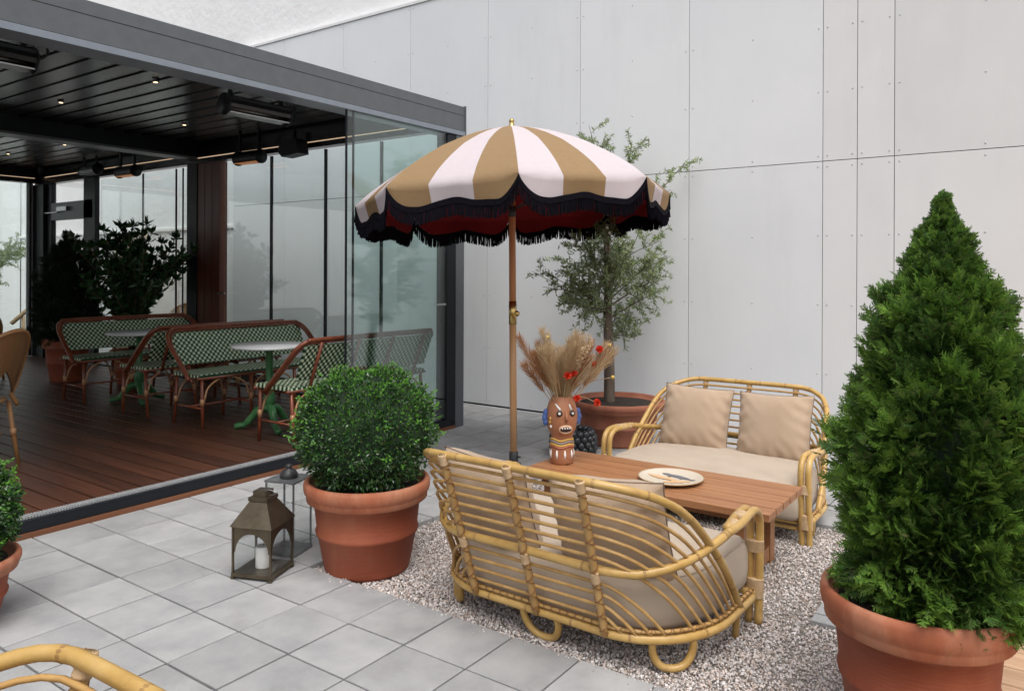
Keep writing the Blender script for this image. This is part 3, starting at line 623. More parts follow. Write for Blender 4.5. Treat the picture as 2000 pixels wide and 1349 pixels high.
# dish on the table
p = onz(1310, 938, GZ+TZ)
di = thing('serving_dish', 'shallow cream oval platter with painted animals on the table', 'dish', (p.x, p.y, GZ+TZ), R(0))
MB().lathe([(.10, 0), (.125, .004), (.155, .016), (.163, .020), (.160, .023), (.150, .019), (.12, .010), (.001, .008)], 48, 'dish').build('platter', di)
MB().tube([(.162*math.cos(a), .162*math.sin(a), .021) for a in np.linspace(0, 2*PI, 49)[:-1]], .003, 6, 'dish_rim', closed=True).build('rim', di)
def blob(pts, mat, rz, loc, z=.0115):
    MB().prism([(x_*1.35, y_*1.35) for x_, y_ in pts], 0, .0012, mat, 'xy').build('painted_figure', di, (loc[0], loc[1], z), (0, 0, rz))
fish = [(-.07, .004), (-.055, .016), (-.03, .014), (0, .02), (.035, .014), (.06, .004), (.075, .012), (.072, -.008), (.055, -.004), (.03, -.010), (.028, -.022), (.02, -.01), (-.02, -.008), (-.026, -.022), (-.033, -.007), (-.06, -.004)]
blob(fish, 'dish_slate', R(-12), (.015, .045)); blob(fish, 'dish_tan', R(170), (-.045, -.005)); blob([(x*.7, y*.9) for x, y in fish], 'dish_tan', R(40), (.05, -.05))

# vase with face and dried grasses
p = onz(1097, 903, GZ+TZ); VT = GZ+TZ
va = thing('face_vase', 'terracotta face vase with blue ears on the coffee table', 'vase', (p.x, p.y, VT), math.atan2(-p.x, p.y)+R(16))
vp = [(.058, 0), (.063, .01), (.064, .06), (.061, .12), (.058, .145), (.068, .165), (.090, .19), (.102, .23), (.104, .265), (.098, .30), (.085, .335), (.068, .358), (.060, .372), (.052, .372), (.052, .35)]
vp = [(r*float(np.interp(z, [.14, .2, .372], [1.02, .82, .86])), z) for r, z in vp]
MB().lathe(vp, 40, 'vase_clay').build('body', va)
def vr(z): return float(np.interp(z, [q[1] for q in vp[:13]], [q[0] for q in vp[:13]]))
def onv(a, z, o=0): r = vr(z)+o; return Vector((r*math.sin(a), -r*math.cos(a), z))       # a = 0 faces the camera
for z, mt, am in ((.135, 'vase_yellow', .004), (.122, 'vase_grey', .005), (.108, 'vase_yellow', .004), (.098, 'vase_red', .005)):
    MB().tube([onv(a, z+am*math.sin(a*4), .0005) for a in np.linspace(0, 2*PI, 60)[:-1]], .0055, 6, mt, closed=True).build('painted_band', va)
for a in np.linspace(-2.8, 2.8, 9): MB().tube([onv(a, .03, -.001), onv(a, .055, 0), onv(a, .08, -.001)], [.003, .007, .003], 6, 'vase_white').build('painted_stroke', va)
for sg in (-1, 1):
    for q, (dz, rr) in enumerate(((.012, .026), (-.012, .024), (-.036, .02))): MB().ball((sg*.092+sg*.006*(q == 1), .0, .265+dz), (.016, .011, rr), 'vase_blue').build('ear', va)
    a0 = sg*.42; e = onv(a0, .285, .001); ey = MB().ball(e, (.019, .009, .017), 'vase_dark').build('eye', va); MB().ball(onv(a0, .286, .008), (.008, .005, .007), 'vase_white').build('pupil', ey)
    MB().tube([onv(a0-.1*sg-.22*sg*0+.28*-1*(1 if sg < 0 else -1)*0+sg*.05, .304, .004), onv(a0+sg*.10-.25, .335, .003)], [.007, .004], 6, 'vase_white').build('brow', va)
MB().tube([onv(0, .30, .002), onv(0, .262, .010), onv(0, .240, .006)], [.005, .009, .006], 6, 'vase_clay').build('nose', va)
mo = MB().tube([onv(.42*math.cos(a), .198+.019*math.sin(a), .003) for a in np.linspace(0, 2*PI, 25)[:-1]], .0065, 6, 'vase_lip', closed=True).build('mouth', va)
MB().tube([onv(a, .198, -.001) for a in np.linspace(-.36, .36, 9)], .012, 6, 'vase_dark').build('mouth_inside', mo)
for a in (-.24, -.08, .08, .24): MB().ball(onv(a, .206, .009), (.005, .004, .005), 'vase_white', 6, 5).build('tooth', mo)
for a, z in ((-1.15, .235), (-1.12, .21), (-1.1, .255)): MB().ball(onv(a, z, 0), (.006, .009, .010), 'vase_white' if z < .22 else 'vase_yellow', 8, 6).build('painted_dot', va)
bq = thing('dried_bouquet', 'bouquet of dried pampas grass with red poppies standing in the face vase', 'bouquet', (p.x, p.y, VT+.34))
def plume(dirv, L, wd, mat, n=260, name='plume'):
    d = Vector(dirv).normalized(); s0 = Vector((d.x*.03, d.y*.03, -.06)); P = [s0+d*L*f+Vector((0, 0, -.05*f*f*L*(1-d.z))) for f in np.linspace(0, 1, 9)]
    A = np.array([list(q) for q in P]); st = MB().tube(P, [.0022]*9, 4, 'dry_stem'); f = RNG.uniform(.42, 1.0, n); base = np.stack([np.interp(f*8, range(9), A[:, k]) for k in range(3)], 1)
    sd = sphere_dirs(n)*.55+np.array(list(d))*1.1+np.array([0, 0, .1]); prof = np.sin(np.clip((f-.38)/.66, 0, 1)*PI)**.6
    V, F = leaves(base, sd, wd*(.5+prof)*RNG.uniform(.7, 1.2, n), .0022, fold=.1); o = npmesh(name, V, F, mat, bq); st.build('stem', o)
for k in range(34):
    a = k*2.4; tl = .05+.74*random.random()**.8; plume((math.sin(a)*tl, math.cos(a)*tl, 1), .29+.17*random.random(), .062, 'pampas' if k % 4 else 'pampas_brown', 340)
for k in range(5): a = k*1.3+.4; plume((math.sin(a)*.45, math.cos(a)*.45, 1), .36, .035, 'pampas_brown', 220)
cv, sv = math.cos(YAW), math.sin(YAW); RT = Vector((cv, -sv, 0)); FW = Vector((sv, cv, 0))
def stemto(q, name, fn):
    P = [Vector((0, 0, -.03)), Vector(q)*.5+Vector((0, 0, .03)), Vector(q)]
    o = MB().tube(catmull(P, 4), .0016, 4, 'dry_stem').build(name, bq); fn(o, Vector(q))
def poppy(o, q):
    n = 34; V, F = leaves(np.repeat(np.array([list(q)]), n, 0), sphere_dirs(n)+np.array([0, 0, .5]), .025, .022, fold=.4); npmesh('petals', V, F, 'poppy', o)
def bil(o, q): MB().ball(q, .0105, 'billy', 10, 7).build('flower_head', o)
for x, y, z in ((.055, -.12, .17), (.075, -.10, .03), (.205, -.02, .29), (.02, -.15, .16), (.185, .0, .20), (.19, -.05, .0)): stemto(RT*x+FW*y+Vector((0, 0, z)), 'poppy_flower', poppy)
for x, y, z in ((-.115, 0, .385), (.265, .02, .31), (.285, .03, .13), (-.08, .05, .35)): stemto(RT*x+FW*y+Vector((0, 0, z)), 'ball_flower', bil)
n = 420; ang = RNG.uniform(0, 2*PI, n); tl = RNG.uniform(.15, 1.1, n); D = np.stack([np.cos(ang)*tl, np.sin(ang)*tl, np.ones(n)], 1)
V, F = leaves(np.zeros((n, 3)), D, RNG.uniform(.18, .38, n), .0028, fold=0); npmesh('grass_blades', V, F, 'dry_stem', bq)
n = 700; f = RNG.uniform(.2, .4, n); ang = RNG.uniform(-.3, 1.4, n); D = unit(np.stack([np.cos(ang)*.65, np.sin(ang)*.5-.25, np.ones(n)], 1)); V, F = leaves(D*f[:, None], sphere_dirs(n), .012, .009, fold=.3); npmesh('seed_heads', V, F, 'pampas', bq)

# ------------------------------------------------------------------ terracotta pots and plants
def pot(name, label, loc, r, h, mat='terracotta', group='terracotta pots'):
    t = thing(name, label, 'flower pot', loc, random.uniform(0, 6), group)
    rb = r*.67
    P = [(rb*.96, 0), (rb, .012), (rb*1.01, .02), (rb+(r-rb)*.32, h*.40), (rb+(r-rb)*.34+.006, h*.415), (rb+(r-rb)*.37+.007, h*.45), (rb+(r-rb)*.37, h*.47), (rb+(r-rb)*.50, h*.74), (r*.925, h*.775), (r*.955, h*.79), (r*.955, h*.835), (r*.965, h*.85), (r*.985, h*.87), (r, h*.91), (r, h*.955), (r*.985, h*.985), (r*.955, h), (r*.92, h*.995), (r*.90, h*.965), (r*.88, h*.90)]
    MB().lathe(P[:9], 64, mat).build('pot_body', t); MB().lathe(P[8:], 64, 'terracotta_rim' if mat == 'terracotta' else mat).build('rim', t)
    so = MB().lathe([(r*.879, h*.895), (r*.6, h*.915), (.001, h*.93)], 32, 'soil').build('soil', t)
    return t
def boxwood(label, loc, rr, rz, seed):
    t = thing('boxwood_ball', label, 'shrub', loc, 0, 'clipped boxwood balls'); n = 15500
    D = sphere_dirs(n); lm = lumps(D, 130, seed, 110); rad = (.80+.18*lm)*RNG.uniform(.86, 1.0, n)
    sc = np.array([rr, rr, rz]); full = lambda d: (1/(np.hypot(d[:, 0], d[:, 1])**2.0+np.abs(d[:, 2])**2.0)**(1/2.0))[:, None]; B = D*sc*full(D)*rad[:, None]
    V, F = leaves(B, D*.8+sphere_dirs(len(B))*.9+np.array([0, 0, .25]), RNG.uniform(.015, .026, len(B)), RNG.uniform(.009, .0135, len(B)), fold=.3)
    npmesh('leaves', V, F, 'box_leaf', t)
    n = 6500; D = sphere_dirs(n); D = D[RNG.uniform(0, 1, n) < np.clip(.10+.9*(D[:, 2]+.1), .03, 1)]; B = D*sc*full(D)*(.82+.18*lumps(D, 130, seed, 110))[:, None]*RNG.uniform(.96, 1.02, (len(D), 1))
    V, F = leaves(B, D+sphere_dirs(len(D))*.8+np.array([0, 0, .4]), RNG.uniform(.012, .018, len(D)), .008, fold=.3); npmesh('new_shoots', V, F, 'box_new', t)
    n = 70; D = sphere_dirs(n); D = D[D[:, 2] > -.35]; Bq, Dq = [], []
    for d in D:
        b0 = d*sc*.97; ax_ = d+RNG.normal(size=3)*.35+np.array([0, 0, .35]); ax_ /= np.linalg.norm(ax_); L_ = RNG.uniform(.012, .034)
        for q in range(7): Bq.append(b0+ax_*L_*q/6); Dq.append(ax_*.6+RNG.normal(size=3)*.8)
    V, F = leaves(np.array(Bq), np.array(Dq), RNG.uniform(.012, .02, len(Bq)), .009, fold=.3); tag(npmesh('stray_shoots', V, F, 'box_new', t), kind='stuff')
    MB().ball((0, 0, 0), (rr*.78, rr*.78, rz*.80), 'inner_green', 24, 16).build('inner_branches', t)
    MB().tube([(0, 0, -rz-.04), (0, 0, 0)], .02, 8, 'bark').build('trunk', t); return t
pb = ond(718, 933, 3.70)
pot('terracotta_pot', 'ribbed terracotta pot holding the boxwood ball beside the lanterns', (pb.x, pb.y, GZ+.001), .302, .435)
boxwood('round clipped boxwood ball in the pot beside the lanterns', (pb.x-.0, pb.y, .650), .368, .335, 5)
p2 = ond(-104, 1125, 3.0)
pot('terracotta_pot', 'terracotta pot cut off at the left edge of the picture', (p2.x, p2.y, .0), .25, .28)
boxwood('boxwood ball cut off at the left edge of the picture', (p2.x+.01, p2.y+.01, .44), .245, .28, 8)

def fronds(B, D, up, L, mat, name, par, nb=4):
    """flat fern-like conifer sprays: an axis with side branchlets, all leaf-sized diamonds"""
    D = unit(D); S = unit(np.cross(D, up)); Vs = []; L = L.reshape(-1, 1)
    Pp, DD, LL, UU = [B], [D], [L], [up]
    for k in range(1, nb+1):
        f = k/(nb+1.0)
        for sg in (-1, 1):
            Pp.append(B+D*L*f); DD.append(unit(D*.75+S*sg*.75+RNG.normal(size=D.shape)*.12)); LL.append(L*(.62-.40*f)*RNG.uniform(.7, 1.2, L.shape)); UU.append(up)
    Pp, DD, LL, UU = map(np.concatenate, (Pp, DD, LL, UU))
    V, F = leaves(Pp, DD, LL[:, 0], LL[:, 0]*.12+.0030, UU, .1); return npmesh(name, V, F, mat, par)
def conifer(label, loc, H, prof, n, mat, seed, nb=4, L0=.07):
    t_ = t = thing('potted_conifer', label, 'conifer', loc, 0); r = np.random.default_rng(seed)
    zs, rs = [q[0] for q in prof], [q[1] for q in prof]; K = max(60, n//80); m = n//K
    for part, mt, cnt, t0, t1 in (('crown', mat, m, 0, .95), ('crown_tips', mat+'_tip' if mat+'_tip' in M else mat, m//2, .62, 1.05)):
        B, D, U, S_ = [], [], [], []
        for i in range(K):
            f = ((i+.5)/K)**1.25; an = i*2.39996+r.normal()*.25; pr = float(np.interp(f, zs, rs)); o = np.array([math.cos(an), math.sin(an), 0]); rl_ = np.random.default_rng(seed*1000+i); grow = rl_.uniform(.78, 1.14)
            ax_ = o*(.85-.55*f)+np.array([0, 0, .50+.55*f-.55*(f < .10)]); ax_ /= np.linalg.norm(ax_); tp_ = min(1, .30+(1-f)*2.6); Lc = (pr*.46+.042*tp_)*grow
            base = o*pr*.50*grow+np.array([0, 0, f*H-.05*(f > .12)])
            tq = rl_.uniform(t0, t1, cnt)[:, None]; off = rl_.normal(size=(cnt, 3))*(.034*(1.1-.6*tq))*(.45+1.7*pr)*tp_
            B.append(base+ax_*Lc*tq+off); D.append(ax_*1.0+unit(off)*.55+o*.15+rl_.normal(size=(cnt, 3))*.22); U.append(np.cross(ax_, rl_.normal(size=(cnt, 3)))); S_.append(np.full(cnt, max(.5, tp_)))
        B, D, U, S_ = map(np.concatenate, (B, D, U, S_)); fronds(B, D, U, r.uniform(.6, 1.15, len(B))*L0*S_, mt, part, t_, nb)
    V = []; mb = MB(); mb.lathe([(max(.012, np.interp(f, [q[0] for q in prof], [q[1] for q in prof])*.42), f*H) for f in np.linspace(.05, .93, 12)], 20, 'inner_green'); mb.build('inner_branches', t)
    MB().tube([(0, 0, -.06), (0, 0, H*.5)], .02, 8, 'bark').build('trunk', t); return t
pc = ond(1790, 1158, 2.33)
pot('terracotta_pot', 'big terracotta pot holding the green conifer in the right foreground', (pc.x, pc.y, GZ+.001), .274, .465)
cc = ond(1838, 1100, 2.33)
conifer('bushy green cypress conifer in the right foreground pot', (cc.x, cc.y, .435), 1.25, [(0, .19), (.10, .26), (.24, .30), (.41, .275), (.60, .195), (.72, .140), (.80, .095), (.86, .080), (.90, .040), (.95, .008), (1, .0)], 12500, 'thuja', 4, 6, .054)

po = ond(1207, 787, 6.38)
pot('terracotta_pot', 'wide weathered terracotta pot at the foot of the olive tree', (po.x, po.y, 0), .395, .36, 'terracotta_old')
def olive(label, loc, trunk, boughs, nleaf, seed, lf=.047):
    t = thing('olive_tree', label, 'tree', loc, 0); r = np.random.default_rng(seed)
    MB().tube(catmull(trunk, 5), [.050-.026*i/(5*(len(trunk)-1)) for i in range(5*(len(trunk)-1)+1)], 10, 'bark').build('trunk', t)
    tw = MB(); Bs, Ds = [], []
    for (base, tip, spread, m) in boughs:
        base, tip = Vector(base), Vector(tip); P = catmull([base, base.lerp(tip, .5)+Vector(r.normal(size=3))*.04+Vector((0, 0, .04)), tip], 6)
        tw.tube(P, [.0065-.0045*i/12 for i in range(13)], 5, 'bark')
        for k in range(m):
            f = r.uniform(.25, 1); q = P[int(f*12)]; d = Vector(r.normal(size=3)*.75)+(tip-base).normalized()*.8+Vector((0, 0, .15)); d.normalize(); L = spread*r.uniform(.5, 1.1)
            Q = [q, q+d*L*.5+Vector((0, 0, .01)), q+d*L+Vector((0, 0, -.35*L*L*4*.25))]; tw.tube(Q, [.0018, .0014, .0008], 4, 'twig')
            for g_i in range(int(L*150)+5):
                g = r.uniform(.1, 1); qq = Q[0].lerp(Q[1], g*2) if g < .5 else Q[1].lerp(Q[2], g*2-1); Bs.append(qq); Ds.append(d*.6+Vector(r.normal(size=3)*.85))
    tw.build('branches', t); B = np.array([list(b) for b in Bs]); D = np.array([list(d) for d in Ds]); V, F = leaves(B, D, r.uniform(.65, 1.15, len(B))*lf, .0125, fold=.15); npmesh('crown', V, F, 'olive_leaf', t); return t
o0 = ond(1190, 770, 6.40); LB = Vector((math.sin(YAW), math.cos(YAW), 0)); tr_ = [LB*f_+Vector((x_, 0, z_)) for x_, f_, z_ in ((0, 0, -.05), (0, .01, .35), (-.01, .05, .7), (0, .11, 1.05), (-.01, .19, 1.5), (-.03, .27, 2.05))]
def ot(u, v, dd=0): q = ond(u, v, 6.55+dd*.75); return (q.x-o0.x, q.y-o0.y, q.z-.32)
bg_ = []
rr_ = np.random.default_rng(21)
for (u, v, b, dd) in ((1040, 530, .85, .1), (1060, 560, .8, -.3), (1090, 500, .9, .4), (1120, 470, 1.0, -.2), (1150, 455, 1.1, .3), (1200, 440, 1.2, -.3), (1250, 445, 1.1, .2), (1290, 470, 1.0, -.1), (1310, 500, .95, .2), (1300, 545, .85, -.2), (1280, 575, .75, .2), (1140, 600, .75, -.4), (1110, 590, .8, .3), (1230, 610, .65, .1), (1240, 660, .5, -.1), (1200, 520, .9, -.6), (1170, 540, .85, -.5), (1230, 520, .9, .5), (1080, 540, .8, 0), (1260, 520, .9, -.4), (1150, 510, .95, .0), (1130, 545, .85, -.2), (1210, 480, 1.0, 0)):
    bg_.append((LB*.12*b+Vector((0, 0, b-.05)), ot(u, v, dd), .23, 15))
for (u, v, b, dd) in ((1150, 245, 1.7, 0), (1180, 270, 1.7, .1), (1240, 285, 1.7, .1), (1345, 310, 1.5, -.1), (1130, 265, 1.6, .2), (1200, 330, 1.5, 0), (1310, 370, 1.4, .0)): bg_.append((LB*.15*b+Vector((-.02, 0, b-.2)), ot(u, v, dd+.2), .20, 17))
olive('slender olive tree rising behind the parasol from the wide pot', (o0.x, o0.y, .32), tr_, bg_, 0, 6)

p = onz(1107, 893, 0)
bk = thing('bobble_planter', 'small black bobbled planter standing behind the face vase', 'planter', (p.x, p.y+.1, 0))
MB().lathe([(.12, 0), (.15, .02), (.165, .09), (.15, .18), (.135, .20), (.125, .19), (.12, .12), (.001, .11)], 28, 'black_glaze').build('planter_body', bk)
for row, (z, r) in enumerate(((.025, .150), (.065, .162), (.105, .166), (.145, .160), (.183, .143))):
    for k in range(18): a = 2*PI*(k+.5*(row % 2))/18; MB().ball((r*math.cos(a), r*math.sin(a), z), .029, 'black_glaze', 8, 6).build('bobble', bk)

# ------------------------------------------------------------------ parasol
q = onz(1003, 906, 0)
pa = thing('parasol', 'fringed parasol striped mustard and pale pink with red lining', 'parasol', (q.x, q.y, 0))
tilt = Matrix.Rotation(R(.8), 4, 'Y'); lean = Matrix.Rotation(-R(.55), 4, FW)
st = MB().lathe([(.055, 0), (.056, .006), (.036, .008), (.033, .03), (.033, .09), (.028, .094)], 24, 'black_iron').build('stand', pa)
MB().tube([(.03, 0, .06), (.06, 0, .06)], .008, 8, 'black_iron').build('clamp_screw', st)
ez = Vector((0, 0, 1)); ax = (lean @ Vector((0, 0, 1))).normalized()
def al(z): return ax*(z/ax.z)
MB().tube([al(.06), al(1.10)], .0262, 14, 'pole_wood').build('lower_pole', pa); MB().tube([al(1.10), al(2.46)], .0255, 14, 'pole_wood_shaded').build('upper_pole', pa)
jt = MB().tube([al(1.03), al(1.20)], .0288, 14, 'brass').build('brass_joint', pa)
MB().ball(al(1.11)+RT*.03-FW*.012, (.022, .022, .022), 'brass', 10, 8).build('knob', jt); MB().tube([al(1.11), al(1.11)+RT*.03-FW*.012], .009, 8, 'brass').build('knob_stem', jt)
fin = MB().lathe([(.03, 0), (.032, .012), (.020, .018), (.017, .045), (.021, .055), (.012, .068)], 14, 'brass').build('finial', pa, al(2.475))
NR = 8; a0_ = math.atan2(-FW.y, -FW.x)+R(1.5)               # one rib points at the camera
RC, ZA, ZT = 1.16, 2.485, 1.945
prf = [(.0, ZA), (.12, 2.468), (.3, 2.42), (.5, 2.345), (.68, 2.265), (.84, 2.175), (.96, 2.10), (1.06, 2.03), (RC, ZT)]
NF = 12; pt = np.array(prf); tt = np.linspace(0, 1, len(prf))
canT = Matrix.Translation((al(2.2).x, al(2.2).y, 0)) @ Matrix.Translation((0, 0, 2.2)) @ Matrix.Rotation(-R(2.8), 4, FW) @ Matrix.Rotation(-R(2.6), 4, RT) @ Matrix.Translation((0, 0, -2.2))
def can(i, f, t, inset=0):
    """panel i, fraction f across it, t down the rib; panels are slack between ribs"""
    r = np.interp(t, tt, pt[:, 0])-inset; z = np.interp(t, tt, pt[:, 1])-inset*.6
    A0, A1 = a0_+2*PI*i/NR, a0_+2*PI*(i+1)/NR; P0 = Vector((math.cos(A0)*r, math.sin(A0)*r, z)); P1 = Vector((math.cos(A1)*r, math.sin(A1)*r, z))
    p = P0.lerp(P1, f); mid = 4*f*(1-f); p.x *= 1+.035*mid*(1-t); p.y *= 1+.035*mid*(1-t); p.z -= .018*mid*t*t; p.z += .0045*math.sin(f*31+i*1.7+4*t)*max(0, t-.6)*2.5*(1-mid*.6)
    return p
VAL = lambda f: (.125*(min(1, math.sin(PI*min(f, 1-f)*3)**.8) if min(f, 1-f) < .1667 else 1)-.045*math.exp(-((f-.5)/.17)**2))*(1 if 0 < f < 1 else 0)
def val(i, f, s, off=0):
    p = can(i, f, 1); o = Vector((p.x, p.y, 0)).normalized(); d = .012+VAL(f); return p+Vector((0, 0, -d*s))-o*(.045*s*(.2+4*f*(1-f)))*.6+o*off
up_c, up_l, fr_ = MB(), MB(), MB(); NT = 14
stripe_mb = {}
for i in range(NR):
    for k in range(3):
        mb = MB(); mat = 'mustard' if (i+k) % 2 else 'pinkwhite'; V = []; F = []; nf = 6
        for it in range(NT+1):
            for jf in range(nf+1): V.append(canT @ can(i, (k+jf/nf)/3, it/NT))
        for iv in range(1, 5):
            for jf in range(nf+1): V.append(canT @ val(i, (k+jf/nf)/3, iv/4))
        for a in range(NT+4):
            for j in range(nf): F.append((a*(nf+1)+j, (a+1)*(nf+1)+j, (a+1)*(nf+1)+j+1, a*(nf+1)+j+1))
        mb.add(V, F, mat, True); mb.build('canopy_stripe', pa)
    V = []; F = []; nf = 18
    for it in range(NT+1):
        for jf in range(nf+1): V.append(canT @ can(i, jf/nf, it/NT, .012))
    for iv in range(1, 5):
        for jf in range(nf+1): V.append(canT @ val(i, jf/nf, iv/4, -.009))
    for a in range(NT+4):
        for j in range(nf): F.append((a*(nf+1)+j, a*(nf+1)+j+1, (a+1)*(nf+1)+j+1, (a+1)*(nf+1)+j))
    up_l.add(V, F, 'crimson', True)
    ns = 235
    P = [canT @ val(i, f, 1, .004) for f in np.linspace(0, 1, 60)]; trim = MB()
    V = []; F = []
    for n_, p in enumerate(P): o = Vector((p.x-al(2).x, p.y-al(2).y, 0)).normalized(); V += [p+Vector((0, 0, .006))+o*.003, p+Vector((0, 0, -.032))+o*.004, p+Vector((0, 0, -.032))-o*.004, p+Vector((0, 0, .006))-o*.004]
    for n_ in range(59):
        for e in range(4): F.append((n_*4+e, n_*4+(e+1) % 4, n_*4+4+(e+1) % 4, n_*4+4+e))
    trim.add(V, F, 'fringe'); tro = trim.build('fringe_band', pa)
    fb = MB()
    for k in range(ns):
        f = (k+random.uniform(.2, .8))/ns; p = canT @ val(i, f, 1, .002); o = Vector((p.x, p.y, 0)).normalized(); sd = Vector((-o.y, o.x, 0)); L = random.uniform(.082, .10); sw_ = Vector((random.gauss(0, .005), random.gauss(0, .005), 0)); w_ = .0036
        a_, b_ = p+Vector((0, 0, -.012)), p+Vector((0, 0, -.012-L))+sw_
        fb.add([a_+sd*w_, a_-sd*w_*.6+o*w_, a_-sd*w_*.6-o*w_, b_+sd*w_, b_-sd*w_*.6+o*w_, b_-sd*w_*.6-o*w_], [(0, 1, 4, 3), (1, 2, 5, 4), (2, 0, 3, 5), (5, 4, 3)], 'fringe')
    tag(fb.build('tassels', tro), kind='stuff')
    rb = MB().tube([canT @ (can(i, 0, t_, .02)) for t_ in np.linspace(.03, .995, 10)], .005, 6, 'black_iron').build('rib', pa)
    MB().tube([al(1.86), canT @ can(i, 0, .55, .025)], .004, 6, 'black_iron').build('strut', rb)
up_l.build('lining', pa); MB().tube([al(1.82), al(1.90)], .028, 12, 'black_iron').build('runner', pa)

# ------------------------------------------------------------------ lanterns
SCL = .98
ln = thing('lantern', 'bronze lantern with arched windows and a white candle inside', 'lantern', (-3.02, 2.25, .0018), R(22), 'glass lanterns beside the boxwood pot')
s = .098; HB = .245
MB().box((-s-.006, -s-.006, .012), (s+.006, s+.006, .028), 'bronze').build('base', ln)
for sx in (-1, 1):
    for sy in (-1, 1):
        MB().box((sx*s-.008, sy*s-.008, 0), (sx*s+.008, sy*s+.008, .0118), 'bronze').build('foot', ln)
        MB().box((sx*s-.0045, sy*s-.0045, .0282), (sx*s+.0045, sy*s+.0045, HB), 'bronze').build('corner_post', ln)
arc = [(-.0925, HB), (-.0925, .125)]+[(-.086*math.cos(a), .128+.086*math.sin(a)) for a in np.linspace(0, PI, 15)]+[(.0925, .125), (.0925, HB)]
for k in range(4):
    o = MB().prism(arc, -.0012, .0012, 'bronze', 'xz').build('arched_panel', ln, (s*math.sin(k*PI/2), -s*math.cos(k*PI/2), 0), (0, 0, k*PI/2))
    MB().box((-.092, -.0008, .03), (.092, .0008, HB-.01), 'glass_clear').build('glass_pane', o, (0, .004, 0))
V = [(-s-.012, -s-.012, HB), (s+.012, -s-.012, HB), (s+.012, s+.012, HB), (-s-.012, s+.012, HB), (-.045, -.045, .352), (.045, -.045, .352), (.045, .045, .352), (-.045, .045, .352)]
mb = MB(); mb.add(V, [(3, 2, 1, 0), (4, 5, 6, 7), (0, 1, 5, 4), (1, 2, 6, 5), (2, 3, 7, 6), (3, 0, 4, 7)], 'bronze'); ro = mb.build('roof', ln)
MB().box((-.05, -.05, .3525), (.05, .05, .370), 'bronze').box((-.034, -.034, .3702), (.034, .034, .398), 'bronze').build('chimney', ro)
MB().tube([(.05*math.cos(a)+.02, .0, .385+.03*math.sin(a)*.4) for a in np.linspace(-2.2, 2.2, 16)], .0022, 6, 'steel').build('handle', ln)
cd = MB().lathe([(.034, .029), (.035, .032), (.035, .125), (.031, .130), (.02, .127), (.001, .125)], 20, 'wax').build('candle', ln); MB().tube([(0, 0, .124), (.002, 0, .138)], .0015, 5, 'alu_dark').build('wick', cd)
ln.scale = (SCL, SCL, SCL)
l2 = thing('lantern', 'tall clear glass lantern with flat top and dark domed finial', 'lantern', (-3.15, 2.50, .0018), R(18), 'glass lanterns beside the boxwood pot')
s = .078; HB = .362
MB().box((-s-.006, -s-.006, 0), (s+.006, s+.006, .018), 'lead').build('base', l2)
for sx in (-1, 1):
    for sy in (-1, 1): MB().box((sx*s-.0038, sy*s-.0038, .0182), (sx*s+.0038, sy*s+.0038, HB), 'lead').build('corner_post', l2)
for k in range(4): MB().box((-s+.004, -.0008, .0184), (s-.004, .0008, HB), 'glass_clear').build('glass_pane', l2, ((s)*math.sin(k*PI/2), -(s)*math.cos(k*PI/2), 0), (0, 0, k*PI/2))
tp = MB().box((-s-.008, -s-.008, HB+.0002), (s+.008, s+.008, HB+.009), 'lead').build('top_plate', l2)
MB().lathe([(.042, HB+.009), (.045, HB+.018), (.044, HB+.03), (.034, HB+.046), (.018, HB+.053), (.014, HB+.06), (.020, HB+.066), (.010, HB+.076), (.002, HB+.078)], 20, 'black_iron').build('finial', tp)

